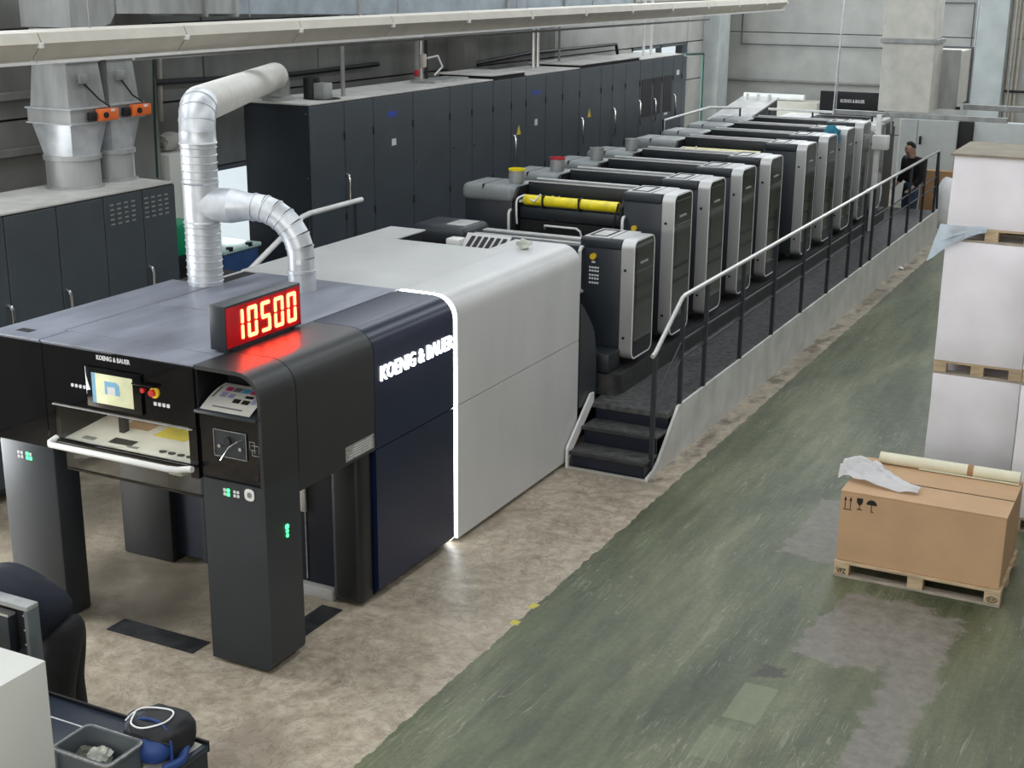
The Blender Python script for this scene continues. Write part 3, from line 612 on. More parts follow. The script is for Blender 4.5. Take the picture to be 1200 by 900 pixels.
def unit(y0, label, name='printing_unit', roller=None, zt=2.545, cat='printing press', rear=1.12, dz=.0):
    U = thing(name, label, cat, (-1.15, y0 + .5, .5), 'printing units in line' if name == 'printing_unit' else None)
    op_side(U, y0, zt)
    # drive side
    P(U, 'drive_housing', B(-2.52, -1.86, y0 + .02, y0 + .6, .87, zt - .2, .02), 'cabinet_side')
    dc = P(U, 'drive_cover', B(-2.55, -1.84, y0 - .02, y0 + .62, zt - .26, zt - .05, .075, 4), 'drive_grey', 'grey cover with rounded edges'); P(dc, 'cover_joint', B(-2.25, -2.24, y0 - .022, y0 + .55, zt - .1, zt - .048), 'seam')
    # side cheeks and hoses
    for x_ in (-1.84, -.43):
        P(U, 'side_cheek', prism(nb(), [(y0 + .0, zt - .6), (y0 + .0, zt - .2), (y0 + .12, zt - .07), (y0 + .55, zt - .07), (y0 + .55, zt - .6)], 'x', x_, x_ + .03), 'matt_black')
    P(U, 'hose', tube(nb(), spline([(-1.78, y0 - .0, zt - .5), (-1.77, y0 - .04, zt - .35), (-1.77, y0 - .02, zt - .2), (-1.70, y0 + .05, zt - .15)]), .012, 6), 'white_cable')
    P(U, 'hose', tube(nb(), [(-1.66, y0 + .1, zt - .2), (-1.58, y0 + .05, zt - .22), (-1.52, y0 + .12, zt - .14)], .012, 6), 'white_cable')
    P(U, 'hose', tube(nb(), [(-.5, y0 - .02, zt - .45), (-.47, y0 - .04, zt - .3), (-.45, y0, zt - .15)], .012, 6), 'matt_black')
    # cross members
    cb = P(U, 'crossbeam', B(-1.80, -.44, y0 + .34, y0 + .62, zt - .18, zt - .03, .01), 'unit_dark'); P(cb, 'beam_edge', B(-1.80, -.44, y0 + .335, y0 + .36, zt - .03, zt - .018), 'unit_top'); P(cb, 'beam_edge', B(-1.80, -.44, y0 + .58, y0 + .62, zt - .03, zt - .016), 'edge_white')
    P(U, 'duct_tray', B(-1.80, -.44, y0 + .10, y0 + .33, zt - .45, zt - .30, .02), 'unit_dark')
    P(U, 'ink_roller', tube(nb(), [(-1.74, y0 + .14, zt - .22), (-.50, y0 + .14, zt - .22)], .065, 16), roller or 'rubber')
    if roller == 'ink_yellow':
        for x_ in (-1.48, -1.0): P(U, 'roller_bracket', B(x_, x_ + .015, y0 + .05, y0 + .2, zt - .30, zt - .145), 'matt_black')
        P(U, 'roller_end', tube(nb(), [(-1.8, y0 + .08, zt - .25), (-1.74, y0 + .14, zt - .22)], .03, 8), 'chrome')
    P(U, 'front_guard', B(-1.80, -.44, y0 + .12, y0 + .16, 1.4, zt - .46), 'matt_black')
    P(U, 'guard_bar', tube(nb(), [(-1.45, y0 + .10, zt - .55), (-1.42, y0 + .03, zt - .5), (-1.0, y0 + .03, zt - .5), (-.95, y0 + .03, zt - .53), (-.93, y0 + .05, zt - .62)], .014, 8), 'white_paint')
    P(U, 'grab_handle', d_handle(nb(), -1.875, y0 + .02, zt - .68, zt - .34, -.06, .018), 'white_paint')
    P(U, 'grab_handle', d_handle(nb(), -.375, y0 + .01, zt - .62, zt - .30, -.06, .018), 'white_paint')
    P(U, 'stop_button', tube(nb(), [(-.24, y0 + .01, zt - .42), (-.24, y0 - .03, zt - .42)], .032, 12), 'yellow')
    P(U, 'button_row', B(-.30, -.15, y0 + .004, y0 + .01, zt - .52, zt - .48), 'icon_white')
    # body between the housings
    P(U, 'machine_body', B(-2.45, -.02, y0 + .2, y0 + rear, .5, 1.62), 'unit_dark')
    P(U, 'base_foot', B(-2.3, -.2, y0 + .25, y0 + rear - .05, 0, .5), 'matt_black')
    return U
PITCH = {1: 7.58, 2: 8.80, 3: 10.07, 4: 11.33, 5: 13.15, 6: 14.38, 7: 15.58, 8: 16.73}
ORD = {1: 'first', 2: 'second', 3: 'third', 4: 'fourth', 5: 'fifth', 6: 'sixth', 7: 'seventh', 8: 'eighth'}
proto = unit(PITCH[2], 'second tall printing unit counted from the white delivery, with silver side cover')
unit(PITCH[1], 'first tall printing unit after the low coating unit, with a bright yellow ink roller', roller='ink_yellow')
unit(PITCH[5], 'fifth tall printing unit from the white delivery, after a gap, with pale yellow rollers', roller='ink_cream')
for k in (3, 4, 6, 7, 8):
    c = copy_tree(proto); c.location.y += PITCH[k] - PITCH[2]
    c['label'] = '%s tall printing unit counted from the white delivery, with silver side cover' % ORD[k]
unit(17.9, 'last and slightly lower press unit with silver cover, beside the white post and feeder', name='infeed_unit', zt=2.40, rear=1.0)
# low coating unit next to the delivery
U = thing('coating_unit', 'low coating unit with keypad and white grab handle beside the white delivery body', 'printing press', (-1.15, 6.8, .5))
y0, zt = 6.39, 2.21
op_side(U, y0, zt)
P(U, 'grab_handle', d_handle(nb(), -.375, y0 + .01, zt - .62, zt - .12, -.07, .022), 'white_paint')
P(U, 'stop_button', tube(nb(), [(-.235, y0 + .01, 2.0), (-.235, y0 - .03, 2.0)], .035, 14), 'yellow'); P(U, 'stop_label', B(-.255, -.215, y0 + .006, y0 + .0, 1.925, 1.945), 'icon_white')
for r_ in range(5):
    for c_ in range(4):
        P(U, 'keypad_button', B(-.285 + c_ * .031, -.266 + c_ * .031, y0 - .001, y0 + .01, 1.865 - r_ * .038 - (r_ // 2) * .01, 1.883 - r_ * .038 - (r_ // 2) * .01), 'icon_white')
P(U, 'drive_housing', B(-2.50, -1.80, y0 - .1, y0 + .5, .87, 2.08, .02), 'cabinet_side')
P(U, 'drive_cover', B(-2.52, -1.78, y0 - .12, y0 + .52, 1.95, 2.19, .09, 4), 'slate'); P(U, 'cover_plate', B(-2.1, -1.85, y0 - .0, y0 + .35, 2.187, 2.197), 'unit_top')
cb = P(U, 'crossbeam', B(-1.78, -.40, y0 + .0, y0 + .42, 1.86, 2.10, .012), 'slate')
P(cb, 'beam_edge', B(-1.78, -.40, y0 + .10, y0 + .13, 2.10, 2.112), 'edge_white'); P(cb, 'beam_edge', B(-1.78, -.40, y0 + .3, y0 + .42, 2.10, 2.115), 'unit_top')
P(U, 'machine_body', B(-2.45, -.02, 6.45, 7.5, .5, 1.62), 'unit_dark'); P(U, 'base_foot', B(-2.3, -.2, 5.6, 7.5, 0, .5), 'matt_black'); P(U, 'connecting_frame', B(-2.3, -.6, 5.5, 6.45, .5, 1.7), 'unit_dark')
P(U, 'curved_cover', prism(nb(), [(5.42, .56), (5.42, 1.70), (5.52, 1.62), (5.62, 1.52), (5.72, 1.41), (5.79, 1.31), (5.84, 1.1), (5.86, .87), (5.86, .56)], 'x', -.12, .06), 'slate')
P(U, 'corner_block', B(-.3, .12, 6.05, 6.38, .785, 1.0, .02), 'unit_dark')
bmv = nb()
gr = P(D, 'vent_panel', patch(nb(), (-1.24, 5.20, 2.17), (.52, 0, 0), (0, .16, .16), (0, -.012, .012)), 'press_white')
for i in range(6): P(gr, 'vent_slot', patch(nb(), (-1.20 + i * .075, 5.21, 2.19), (.042, 0, 0), (.03, .115, .115), (0, -.014, .014)), 'matt_black')
P(D, 'vent_base', B(-1.24, -.72, 5.24, 5.38, 2.02, 2.19), 'press_white'); P(D, 'white_block', B(-1.42, -1.25, 5.18, 5.34, 2.02, 2.29, .02), 'white_paint')
# ink cans on the drive side covers
for k, (ink, lab, xo) in {1: ('ink_yellow', 'tin of yellow ink on the first tall unit', -1.95), 2: ('ink_red', 'tin with red ink rim on the second tall unit', -1.97), 3: ('matt_black', 'tin of black ink on the third tall unit', -1.96), 4: ('galvanised', 'empty open metal tin on the fourth tall unit', -1.95)}.items():
    y = PITCH[k] + .32; z = 2.545 - .05; t = thing('ink_tin', lab, 'tin', (xo, y, z), 'ink tins on the printing units')
    P(t, 'tin', lathe(nb(), (xo, y, z), [(.088, 0), (.092, .01), (.098, .15), (.103, .155), (.103, .165), (.094, .165), (.09, .12), (.0901, .12)]), 'galv_dull')
    P(t, 'ink', lathe(nb(), (xo, y, z), [(.088, .125), (.088, .15 if ink != 'galvanised' else .128)]), ink)
    if ink in ('ink_yellow', 'ink_red'): P(t, 'ink_rim', ring(nb(), [(xo + .106 * math.cos(a), y + .106 * math.sin(a)) for a in [math.tau * i / 20 for i in range(20)]], [(xo + .09 * math.cos(a), y + .09 * math.sin(a)) for a in [math.tau * i / 20 for i in range(20)]], 'z', z + .15, z + .172), ink)
bm = nb(); lump(bm, (.03, 15.48, 2.30), .13, .07, .15, .3, 3, 5)
one('blue_rag', 'blue cleaning rag hung over the seventh printing unit cover', 'rag', bm, 'blue_rag')

# ================================================================== operator gallery
G = thing('walkway', 'dark walkway along the press with white skirting, steps and handrail', 'walkway', (.6, 12, 0))
P(G, 'deck', B(.06, .95, 5.72, 20.5, .49, .55, .004, 1), 'deck')
P(G, 'deck_support', B(.1, .93, 5.8, 20.4, 0, .49), 'matt_black')
P(G, 'inner_kerb', prism(nb(), [(-.01, 6.02), (.13, 6.02), (.20, 6.05), (.24, 6.11), (.25, 6.18), (.25, 19.0), (-.01, 19.0)], 'z', .55, .78), 'rubber')
def sk_pts(): return [(5.36, .02), (5.36, .06), (5.96, .575), (20.5, .575), (20.5, .02)]
ycut = [5.36, 6.05, 6.6, 8.7, 10.9, 13.1, 15.3, 17.5, 19.2, 20.5]
for i, (a, b) in enumerate(zip(ycut, ycut[1:])):
    pts = [(5.10, .0), (5.11, .03), (5.30, .06), (5.42, .12), (5.96, .575), (b - .004, .575), (b - .004, .0)] if i == 0 else [(a, .0), (a, .575), (b - .006, .575), (b - .006, .0)]
    P(G, 'skirting_panel', prism(nb(), pts, 'x', .955, .985), 'skirt_white', 'white skirting panel')
for k, (ya, yb, z_) in enumerate(((5.10, 5.44, .185), (5.41, 5.75, .37))):
    P(G, 'step_tread', B(.10, .95, ya, yb, z_ - .03, z_, .006), 'deck'); P(G, 'step_riser', B(.12, .94, ya + .03, ya + .05, z_ - .185, z_ - .03), 'navy_dark')
    P(G, 'step_nosing', B(.10, .95, ya - .004, ya + .03, z_ - .035, z_ + .002, .004, 1), 'rubber')
P(G, 'step_riser', B(.12, .94, 5.74, 5.76, .37, .52), 'navy_dark'); P(G, 'bottom_edge', B(.08, .96, 5.085, 5.105, 0, .022), 'alu')
P(G, 'step_body', B(.12, .94, 5.15, 5.75, 0, .15), 'matt_black')
P(G, 'stringer', prism(nb(), [(5.08, .0), (5.08, .22), (5.66, .66), (5.74, .66), (5.74, .56), (5.12, .10), (5.12, .0)], 'x', .07, .095), 'white_paint')
RX = .955
P(G, 'top_rail', tube(nb(), [(RX, 5.20, 1.30), (RX, 5.27, 1.32), (RX, 6.0, 1.74), (RX, 6.1, 1.755), (RX, 14.45, 1.765)], .024, 10), 'alu', 'light grey metal top rail')
P(G, 'top_rail', tube(nb(), [(RX, 14.5, 1.765), (RX, 20.1, 1.765), (RX, 20.18, 1.75)], .024, 10), 'alu', 'light grey metal top rail')
P(G, 'rail_joint', tube(nb(), [(RX, 14.15, 1.765), (RX, 14.95, 1.765)], .03, 10), 'alu')
for z_ in (1.27, 1.08):
    P(G, 'mid_rail', tube(nb(), [(RX, 6.05, z_), (RX, 14.2, z_)], .013, 8), 'rail_dark'); P(G, 'mid_rail', tube(nb(), [(RX, 14.75, z_), (RX, 20.1, z_)], .013, 8), 'rail_dark')
    P(G, 'stair_rail', tube(nb(), [(RX, 5.25, z_ - .5), (RX, 6.05, z_)], .011, 8), 'rail_dark')
for yy, zb_ in [(5.27, .10), (6.05, .3)] + [(y, .3) for y in (6.8, 8.1, 9.4, 10.75, 12.1, 13.3, 14.2, 14.8, 16.2, 17.6, 18.9, 20.1)]:
    zt_ = 1.31 if yy < 5.5 else 1.75
    P(G, 'rail_post', B(RX - .022, RX + .022, yy - .025, yy + .025, zb_, zt_, .004, 1), 'rail_dark')
P(G, 'end_brace', tube(nb(), [(RX, 20.15, 1.75), (RX, 20.45, .6)], .02, 8), 'rail_dark')
# white post with control box
t = thing('post_box', 'white post with a small control box beside the last press unit', 'control box', (.33, 17.62, .55))
P(t, 'post', B(.27, .36, 17.58, 17.67, .55, 2.62, .008), 'edge_white'); P(t, 'control_box', B(.24, .52, 17.5, 17.68, 2.02, 2.27, .015), 'white_paint')
P(t, 'cable', tube(nb(), [(.36, 17.62, 2.60), (.45, 17.62, 2.66), (.52, 17.62, 2.6), (.54, 17.62, 2.3)], .016, 8), 'pipe_grey'); P(t, 'cable', tube(nb(), [(.30, 17.55, 2.3), (.15, 17.5, 2.4), (.08, 17.5, 2.35)], .012, 8), 'white_cable')

# ================================================================== drive-side gallery (raised) and cabinets
R2 = thing('rear_walkway', 'white handrail and raised walkway between the press and the tall cabinets', 'walkway', (-3.6, 13, 0))
P(R2, 'deck', B(-4.25, -2.75, 5.9, 20.3, 1.0, 1.08), 'deck'); P(R2, 'deck_support', B(-4.2, -2.8, 6.0, 20.2, 0, 1.0), 'matt_black')
P(R2, 'handrail', tube(nb(), [(-3.55, 4.55, 1.82), (-3.55, 5.6, 2.27), (-3.55, 5.75, 2.29), (-3.55, 6.85, 2.30)], .032, 10), 'white_paint')
P(R2, 'rail_post', tube(nb(), [(-3.55, 5.75, 1.05), (-3.55, 5.75, 2.28)], .02, 8), 'rail_dark'); P(R2, 'rail_post', tube(nb(), [(-3.55, 6.7, 1.05), (-3.55, 6.7, 2.28)], .02, 8), 'rail_dark'); P(R2, 'rail_post', tube(nb(), [(-3.55, 4.65, 0), (-3.55, 4.65, 1.85)], .02, 8), 'rail_dark')
P(R2, 'handrail', tube(nb(), [(-3.55, 17.1, 1.9), (-3.55, 17.15, 2.36), (-3.55, 18.8, 2.38), (-3.52, 19.6, 2.40), (-2.95, 19.9, 2.40)], .026, 10), 'edge_white')
for x_, y_ in ((-3.55, 17.12), (-2.97, 19.9)): P(R2, 'rail_post', tube(nb(), [(x_, y_, 1.05), (x_, y_, 2.38)], .02, 8), 'rail_dark')

CX, CB = -4.3, -5.3
def cabinet(y0, y1, splits, label, z0, zt, handles=(), knobs=(), raised=0., hinge=True, grp='tall control cabinets'):
    t = thing('control_cabinet', label, 'cabinet', ((CX + CB) / 2, (y0 + y1) / 2, z0), grp)
    P(t, 'body', B(CB, CX - .02, y0 + .005, y1 - .005, z0, zt - .02), 'cabinet_side')
    P(t, 'top_plate', B(CB, CX, y0 + .002, y1 - .002, zt - .02 + raised, zt + raised, .004, 1), 'dusty_top')
    if raised: P(t, 'top_gap', B(CB + .03, CX - .02, y0 + .03, y1 - .03, zt - .02, zt + raised - .02), 'seam')
    ys = [y0] + list(splits) + [y1]
    for a, b in zip(ys, ys[1:]):
        d_ = P(t, 'door', B(CX - .02, CX, a + .006, b - .006, z0 + .06, zt - .035, .003, 1), 'cabinet')
        if hinge:
            for z_ in (zt - .45, zt - 1.5): P(d_, 'hinge', B(CX - .01, CX + .012, b - .02, b + .004, z_ - .05, z_ + .05), 'matt_black')
    for y_, zc, l in handles: P(t, 'door_handle', tube(nb(), [(CX, y_, zc + l / 2), (CX + .035, y_, zc + l / 2 - .01), (CX + .055, y_, zc + l / 2 - .06), (CX + .055, y_, zc - l / 2 + .06), (CX + .035, y_, zc - l / 2 + .01), (CX, y_, zc - l / 2)], .017, 8), 'chrome', 'curved chrome door handle')
    for y_, z_ in knobs: P(t, 'lock', tube(nb(), [(CX, y_, z_), (CX + .015, y_, z_)], .016, 8), 'chrome')
    return t
ZR = 1.08; ZT = 3.41
c = cabinet(6.87, 8.33, (7.64,), 'nearest tall dark cabinet, the one the exhaust pipe enters', ZR, ZT, [(7.66, 2.25, .42)])
P(c, 'side_panel', B(CB + .02, CX - .02, 6.862, 6.874, ZR + .05, ZT - .05), 'cabinet_side')
for z_ in (ZT - .12, 2.5, 1.9): P(c, 'bolt', tube(nb(), [(CX - .04, 6.855, z_), (CX - .04, 6.865, z_)], .012, 8), 'chrome')
rd = P(c, 'roof_opening', tube(nb(), [(-4.62, 7.62, ZT), (-4.62, 7.62, ZT + .004)], .24, 20), 'seam')
P(c, 'filter_unit', B(-4.68, -4.52, 7.52, 7.72, ZT, ZT + .2, .01), 'galv_dull'); P(c, 'filter_pot', tube(nb(), [(-4.80, 7.66, ZT), (-4.80, 7.66, ZT + .25), (-4.80, 7.66, ZT + .27)], [.11, .11, .08], 14), 'pipe_black')
c = cabinet(8.33, 10.39, (9.35,), 'wide tall dark cabinet with blue and white stickers next to the pipe cabinet', ZR, ZT, knobs=[(9.40, 2.42)])
P(c, 'sticker', B(CX, CX + .003, 8.68, 8.92, 3.10, 3.17), 'sticker_blue'); P(c, 'sticker', B(CX, CX + .003, 8.78, 8.89, 2.71, 2.80), 'sticker_white')
cabinet(10.39, 11.74, (11.06,), 'tall dark double-door cabinet with small round locks', ZR, ZT, knobs=[(10.48, 2.5), (11.12, 2.48)])
c = cabinet(11.74, 12.88, (12.36,), 'tall dark cabinet with chrome handle and yellow warning sign, raised lid', ZR, ZT, [(12.42, 2.25, .5)], raised=.06)
def warn(c, y, z): P(c, 'warning_sign', prism(nb(), [(y - .075, z - .07), (y + .075, z - .07), (y, z + .08)], 'x', CX, CX + .003), 'sign_yellow')
warn(c, 12.62, 2.56)
c = cabinet(12.88, 14.97, (13.61, 14.27), 'tall dark three-door cabinet with faint blue lettering', ZR, ZT, [], knobs=[(13.75, 2.3)])
P(c, 'sticker', B(CX, CX + .003, 13.1, 13.4, 3.08, 3.14), 'sticker_blue'); P(c, 'sticker', B(CX, CX + .003, 13.2, 13.3, 2.58, 2.68), 'sticker_white')
c = cabinet(14.97, 17.77, (15.9, 16.43, 17.05), 'tall dark four-door cabinet with a yellow warning sign and two handles', ZR, ZT, [(15.03, 2.3, .5), (16.47, 2.35, .5), (17.70, 2.4, .5)], raised=.05)
warn(c, 15.4, 2.6)
c = cabinet(17.77, 20.06, (18.45, 18.95, 19.56), 'last tall dark cabinet with dark ventilation grilles, beside the light column', ZR, ZT, [(18.5, 2.4, .45), (19.6, 2.4, .45)])
for a, b in ((17.86, 18.38), (18.52, 18.88), (19.03, 19.48)): P(c, 'grille', B(CX, CX + .006, a, b, 2.3, 3.02), 'grille')
P(c, 'sticker', B(CX, CX + .003, 19.1, 19.3, 2.25, 2.5), 'sticker_white'); P(c, 'sticker', B(CX, CX + .003, 19.74, 19.9, 3.0, 3.1), 'sticker_white')
# low group on the floor, by the delivery
cabinet(.45, 1.90, (1.2,), 'dark supply cabinet partly hidden at the end of the duct cabinet row', .1, 2.79, [(1.86, 1.72, .4)], grp='supply cabinets behind the delivery', hinge=False)
cabinet(1.90, 3.22, (2.57,), 'dark supply cabinet with plain doors under the first square duct', .1, 2.79, [(2.62, 1.72, .4)], grp='supply cabinets behind the delivery', hinge=False)
c = cabinet(3.22, 4.32, (3.80,), 'dark supply cabinet with rows of light vent slots near its top', .1, 2.79, [(3.84, 1.74, .4)], grp='supply cabinets behind the delivery', hinge=False)
for ya in (3.31, 3.83):
    bm = nb()
    for i in range(4):
        for j in range(5): box(bm, CX, CX + .004, ya + i * .105, ya + i * .105 + .055, 2.46 + j * .05, 2.476 + j * .05)
    P(c, 'vent_slots', bm, 'plate_grey', stuff=True)
# square ducts with orange damper drives standing on the supply cabinets
def sq_round(bm, c, half, r, z0, z1, n=24):
    a = []; b = []
    for k in range(n):
        t_ = math.tau * k / n; cs, sn = math.cos(t_), math.sin(t_); m_ = max(abs(cs), abs(sn))
        a.append(bm.verts.new((c[0] + r * cs, c[1] + r * sn, z0))); b.append(bm.verts.new((c[0] + half * cs / m_, c[1] + half * sn / m_, z1)))
    for k in range(n): bm.faces.new((a[k], a[(k + 1) % n], b[(k + 1) % n], b[k]))
    bm.faces.new(a[::-1]); bm.faces.new(b); return bm
for k, (cx, cy, lab) in enumerate(((-4.96, 3.52, 'square grey air duct with orange damper drive on the plain supply cabinet'), (-4.97, 4.12, 'square grey air duct with orange damper drive beside the vent slots cabinet'))):
    t = thing('damper_duct', lab, 'duct', (cx, cy, 2.79), 'air ducts on the supply cabinets'); r_ = .28 if k == 0 else .23; h = .265 if k == 0 else .225
    P(t, 'round_neck', lathe(nb(), (cx, cy, 0), [(r_ + .03, 2.79), (r_ + .03, 2.81), (r_, 2.815), (r_, 3.08), (r_ + .02, 3.085), (r_ + .02, 3.13), (r_, 3.135)]), 'galv_dull')
    P(t, 'transition', sq_round(nb(), (cx, cy), h, r_, 3.13, 3.47), 'galvanised')
    fl = P(t, 'damper_frame', B(cx - h - .03, cx + h + .03, cy - h - .02, cy + h + .02, 3.47, 3.62, .006), 'galv_dull')
    P(fl, 'frame_lip', B(cx - h - .05, cx + h + .05, cy - h - .03, cy + h + .03, 3.46, 3.475), 'galvanised'); P(fl, 'frame_lip', B(cx - h - .05, cx + h + .05, cy - h - .03, cy + h + .03, 3.61, 3.625), 'galvanised')
    dr = P(t, 'damper_drive', B(cx + h + .05, cx + h + .12, cy + h - .22, cy + h + .06, 3.48, 3.60, .012), 'orange', 'orange damper drive'); P(dr, 'drive_knob', tube(nb(), [(cx + h + .12, cy + h - .14, 3.54), (cx + h + .14, cy + h - .14, 3.54)], .03, 12), 'matt_black'); P(dr, 'drive_label', B(cx + h + .12, cx + h + .122, cy + h - .06, cy + h + .0, 3.57, 3.595), 'sticker_white')
    P(t, 'linkage', B(cx + h + .05, cx + h + .10, cy + h - .34, cy + h - .24, 3.49, 3.58, .01), 'matt_black')
    bm = nb(); zz = [3.62, 4.08, 4.41]; hh = [h, h * .86, h * .86]
    rings = [[bm.verts.new((cx + sx * H, cy + sy * H, z)) for sx, sy in ((-1, -1), (1, -1), (1, 1), (-1, 1))] for z, H in zip(zz, hh)]
    for a, b in zip(rings, rings[1:]):
        for i in range(4): bm.faces.new((a[i], a[(i + 1) % 4], b[(i + 1) % 4], b[i]))
    bm.faces.new(rings[0][::-1]); bm.faces.new(rings[-1]); P(t, 'square_duct', bm, 'galv_dull', smooth=False)
    P(t, 'duct_flange', B(cx - h * .86 - .02, cx + h * .86 + .02, cy - h * .86 - .02, cy + h * .86 + .02, 4.07, 4.095), 'galv_dull')
    P(t, 'damper_cable', tube(nb(), [(cx + h + .1, cy + h - .05, 3.62), (cx + h + .05, cy + h - .15, 3.70), (cx + h * .95, cy, 3.85), (cx + h * .93, cy - .1, 3.9)], .01, 6), 'matt_black')
    P(t, 'junction_box', B(cx + h * .88, cx + h * .88 + .05, cy - .1, cy + .02, 3.86, 3.96, .01), 'galv_dull')
# overhead square duct made of sections, sloping slightly
OD = thing('overhead_duct', 'long overhead rectangular sheet metal duct above the cable trunking', 'duct', (-5.0, 11, 4.3))
secs = [(3.95, 5.35, 'galv_dull'), (5.38, 5.9, 'galv_dull'), (5.94, 8.5, 'galv_blue'), (8.56, 12.75, 'galv_blue'), (12.8, 14.9, 'galv_blue'), (15.0, 18.1, 'galv_blue')]
def odz(y): return 4.545 - (y - 4) * .0235
for a, b, m_ in secs:
    P(OD, 'duct_section', prism(nb(), [(a, odz(a)), (b, odz(b)), (b, odz(b) + .8), (a, odz(a) + .8)], 'x', -5.35, -4.6), m_, smooth=False)
    P(OD, 'duct_flange', prism(nb(), [(b - .02, odz(b) - .03), (b + .03, odz(b) - .03), (b + .03, odz(b) + .83), (b - .02, odz(b) + .83)], 'x', -5.38, -4.57), 'galv_dull', smooth=False)
for y_ in (6.1, 9.4, 13.0, 16.0): P(OD, 'hanger_rod', tube(nb(), [(-4.55, y_, odz(y_) - .03), (-4.55, y_, ZC)], .008, 6), 'pipe_grey')
P(OD, 'curved_end', prism(nb(), [(3.3, 4.42), (3.75, 4.42), (3.86, 4.45), (3.94, 4.55), (3.94, 5.35), (3.3, 5.35)], 'x', -5.3, -4.62), 'galv_dull')
# cream trunking with segments
T = thing('cable_trunking', 'long cream cable trunking hung above the press and cabinets', 'trunking', (-3.45, 12, 4.2))
ys = [.2, 1.7] + [1.7 + 1.92 * i for i in range(1, 12)] + [24.42]
for a, b in zip(ys, ys[1:]):
    P(T, 'trunking_segment', prism(nb(), [(-3.56, 4.215), (-3.42, 4.37), (-3.46, 4.46), (-3.70, 4.475), (-3.70, 4.215)], 'y', a + .008, b - .008), 'cream', smooth=False)
    P(T, 'bottom_lip', prism(nb(), [(-3.56, 4.19), (-3.49, 4.19), (-3.49, 4.218), (-3.56, 4.218)], 'y', a + .004, b - .004), 'white_paint', smooth=False)
    P(T, 'joint_clip', B(-3.45, -3.41, b - .03, b + .02, 4.33, 4.375, .004, 1), 'edge_white')
for y_ in (2.5, 7, 11.5, 16, 20.5, 24): P(T, 'hanger_rod', tube(nb(), [(-3.62, y_, 4.47), (-3.62, y_, ZC)], .006, 6), 'pipe_grey')
P(T, 'conduit', tube(nb(), [(-3.75, 3.2, 4.16), (-3.75, 20, 4.1)], .02, 8), 'pipe_grey')

# pipes on the left wall and risers from the cabinet tops
def pipe(label, pts, r, m_, name='pipe', grp=None): return one(name, label, 'pipe', tube(nb(), pts, r, 8), m_, grp)
pipe('black pipe run along the dark wall above the first tall cabinets', [onx(160, 98, -5.86), onx(345, 87, -5.86), onx(443, 75, -5.86)], .036, 'pipe_black')
pipe('black pipe run along the wall above the last cabinets', [onx(540, 78, -5.86), onx(620, 62, -5.86), onx(722, 52, -5.86), onx(724, 66, -5.86)], .036, 'pipe_black')
pipe('thin grey rod rising from the pipe cabinet roof', [(-4.6, 8.08, 3.41), (-4.6, 8.08, 4.44)], .028, 'pipe_grey')
t = thing('pipe_riser', 'cluster of pipe fittings and valves on the cabinet roof with stickers', 'pipe', (-4.95, 10.6, 3.41))
for dy, m_, r_ in ((0, 'pipe_grey', .04), (.13, 'alu', .03), (.28, 'pipe_black', .025)): P(t, 'riser', tube(nb(), [(-4.95, 10.55 + dy, 3.41), (-4.95, 10.55 + dy, 4.375)], r_, 8), m_)
P(t, 'valve', B(-4.99, -4.88, 10.64, 10.74, 3.62, 3.82, .02), 'pipe_cream'); P(t, 'valve', B(-4.97, -4.90, 10.5, 10.56, 3.5, 3.6, .02), 'ink_red')
P(t, 'hose', tube(nb(), [(-4.92, 10.8, 3.75), (-4.85, 11.0, 3.78), (-4.8, 11.05, 3.62), (-4.85, 10.9, 3.5)], .015, 8), 'white_cable'); P(t, 'bracket', B(-5.0, -4.6, 10.45, 11.5, 3.41, 3.45), 'galv_dull')
for y_, lab in ((14.15, 'left'), (14.5, 'right')): pass
pipe('pair of steel risers on the raised lid cabinet roof', [(-4.95, 14.45, 3.41), (-4.95, 14.45, 4.29)], .035, 'alu', 'riser_pipe', 'steel riser pair'); pipe('pair of steel risers on the raised lid cabinet roof', [(-4.95, 14.62, 3.41), (-4.95, 14.62, 4.285)], .035, 'alu', 'riser_pipe', 'steel riser pair')
pipe('thin hanging steel rod behind the steel riser pair', [(-5.0, 15.6, 3.45), (-5.0, 15.6, 4.27)], .02, 'pipe_grey')
pipe('pair of white risers on the last cabinet roof', [(-4.7, 18.9, 3.41), (-4.7, 18.9, 4.8)], .03, 'white_paint', 'riser_pipe', 'white riser pair'); pipe('pair of white risers on the last cabinet roof', [(-4.7, 19.3, 3.41), (-4.7, 19.3, 4.8)], .03, 'white_paint', 'riser_pipe', 'white riser pair')
pipe('grey vertical pipe on the wall behind the damper ducts', [onx(186, 60, -5.95), onx(188, 142, -5.95)], .035, 'pipe_cream')
pipe('dark vertical channel on the wall behind the damper ducts', [onx(174, 55, -5.955), onx(178, 130, -5.955)], .03, 'pipe_black')
pipe('green wall pipe behind the second damper duct', [onx(178, 60, -5.6), onx(180, 150, -5.6), onx(183, 208, -5.6)], .03, 'pipe_green')
pipe('green pipe bent around the light column', [onx(802, 64, -5.55), onx(824, 63, -5.55), (-5.55, onx(824, 63, -5.55).y + .02, 0)], .035, 'pipe_green')
pipe('thin grey conduit along the far wall with a drop', [(-5.6, 27.94, 4.5), (-5.6, 27.94, 3.25), (.1, 27.94, 3.25), (.1, 27.94, 4.35), (-1.9, 27.94, 4.35)], .02, 'frame_grey')
pipe('grey conduit low on the far wall behind the feeder', [(-5.9, 27.94, 2.35), (-.3, 27.94, 2.35)], .035, 'pipe_grey')
for i, x_ in enumerate((1.02, 1.12, 1.22)): pipe('cream vertical pipe, one of three beside the far column', [(x_, 27.9, 0), (x_, 27.9, ZC)], .03, 'pipe_cream', 'wall_pipe', 'three cream pipes by the far column')
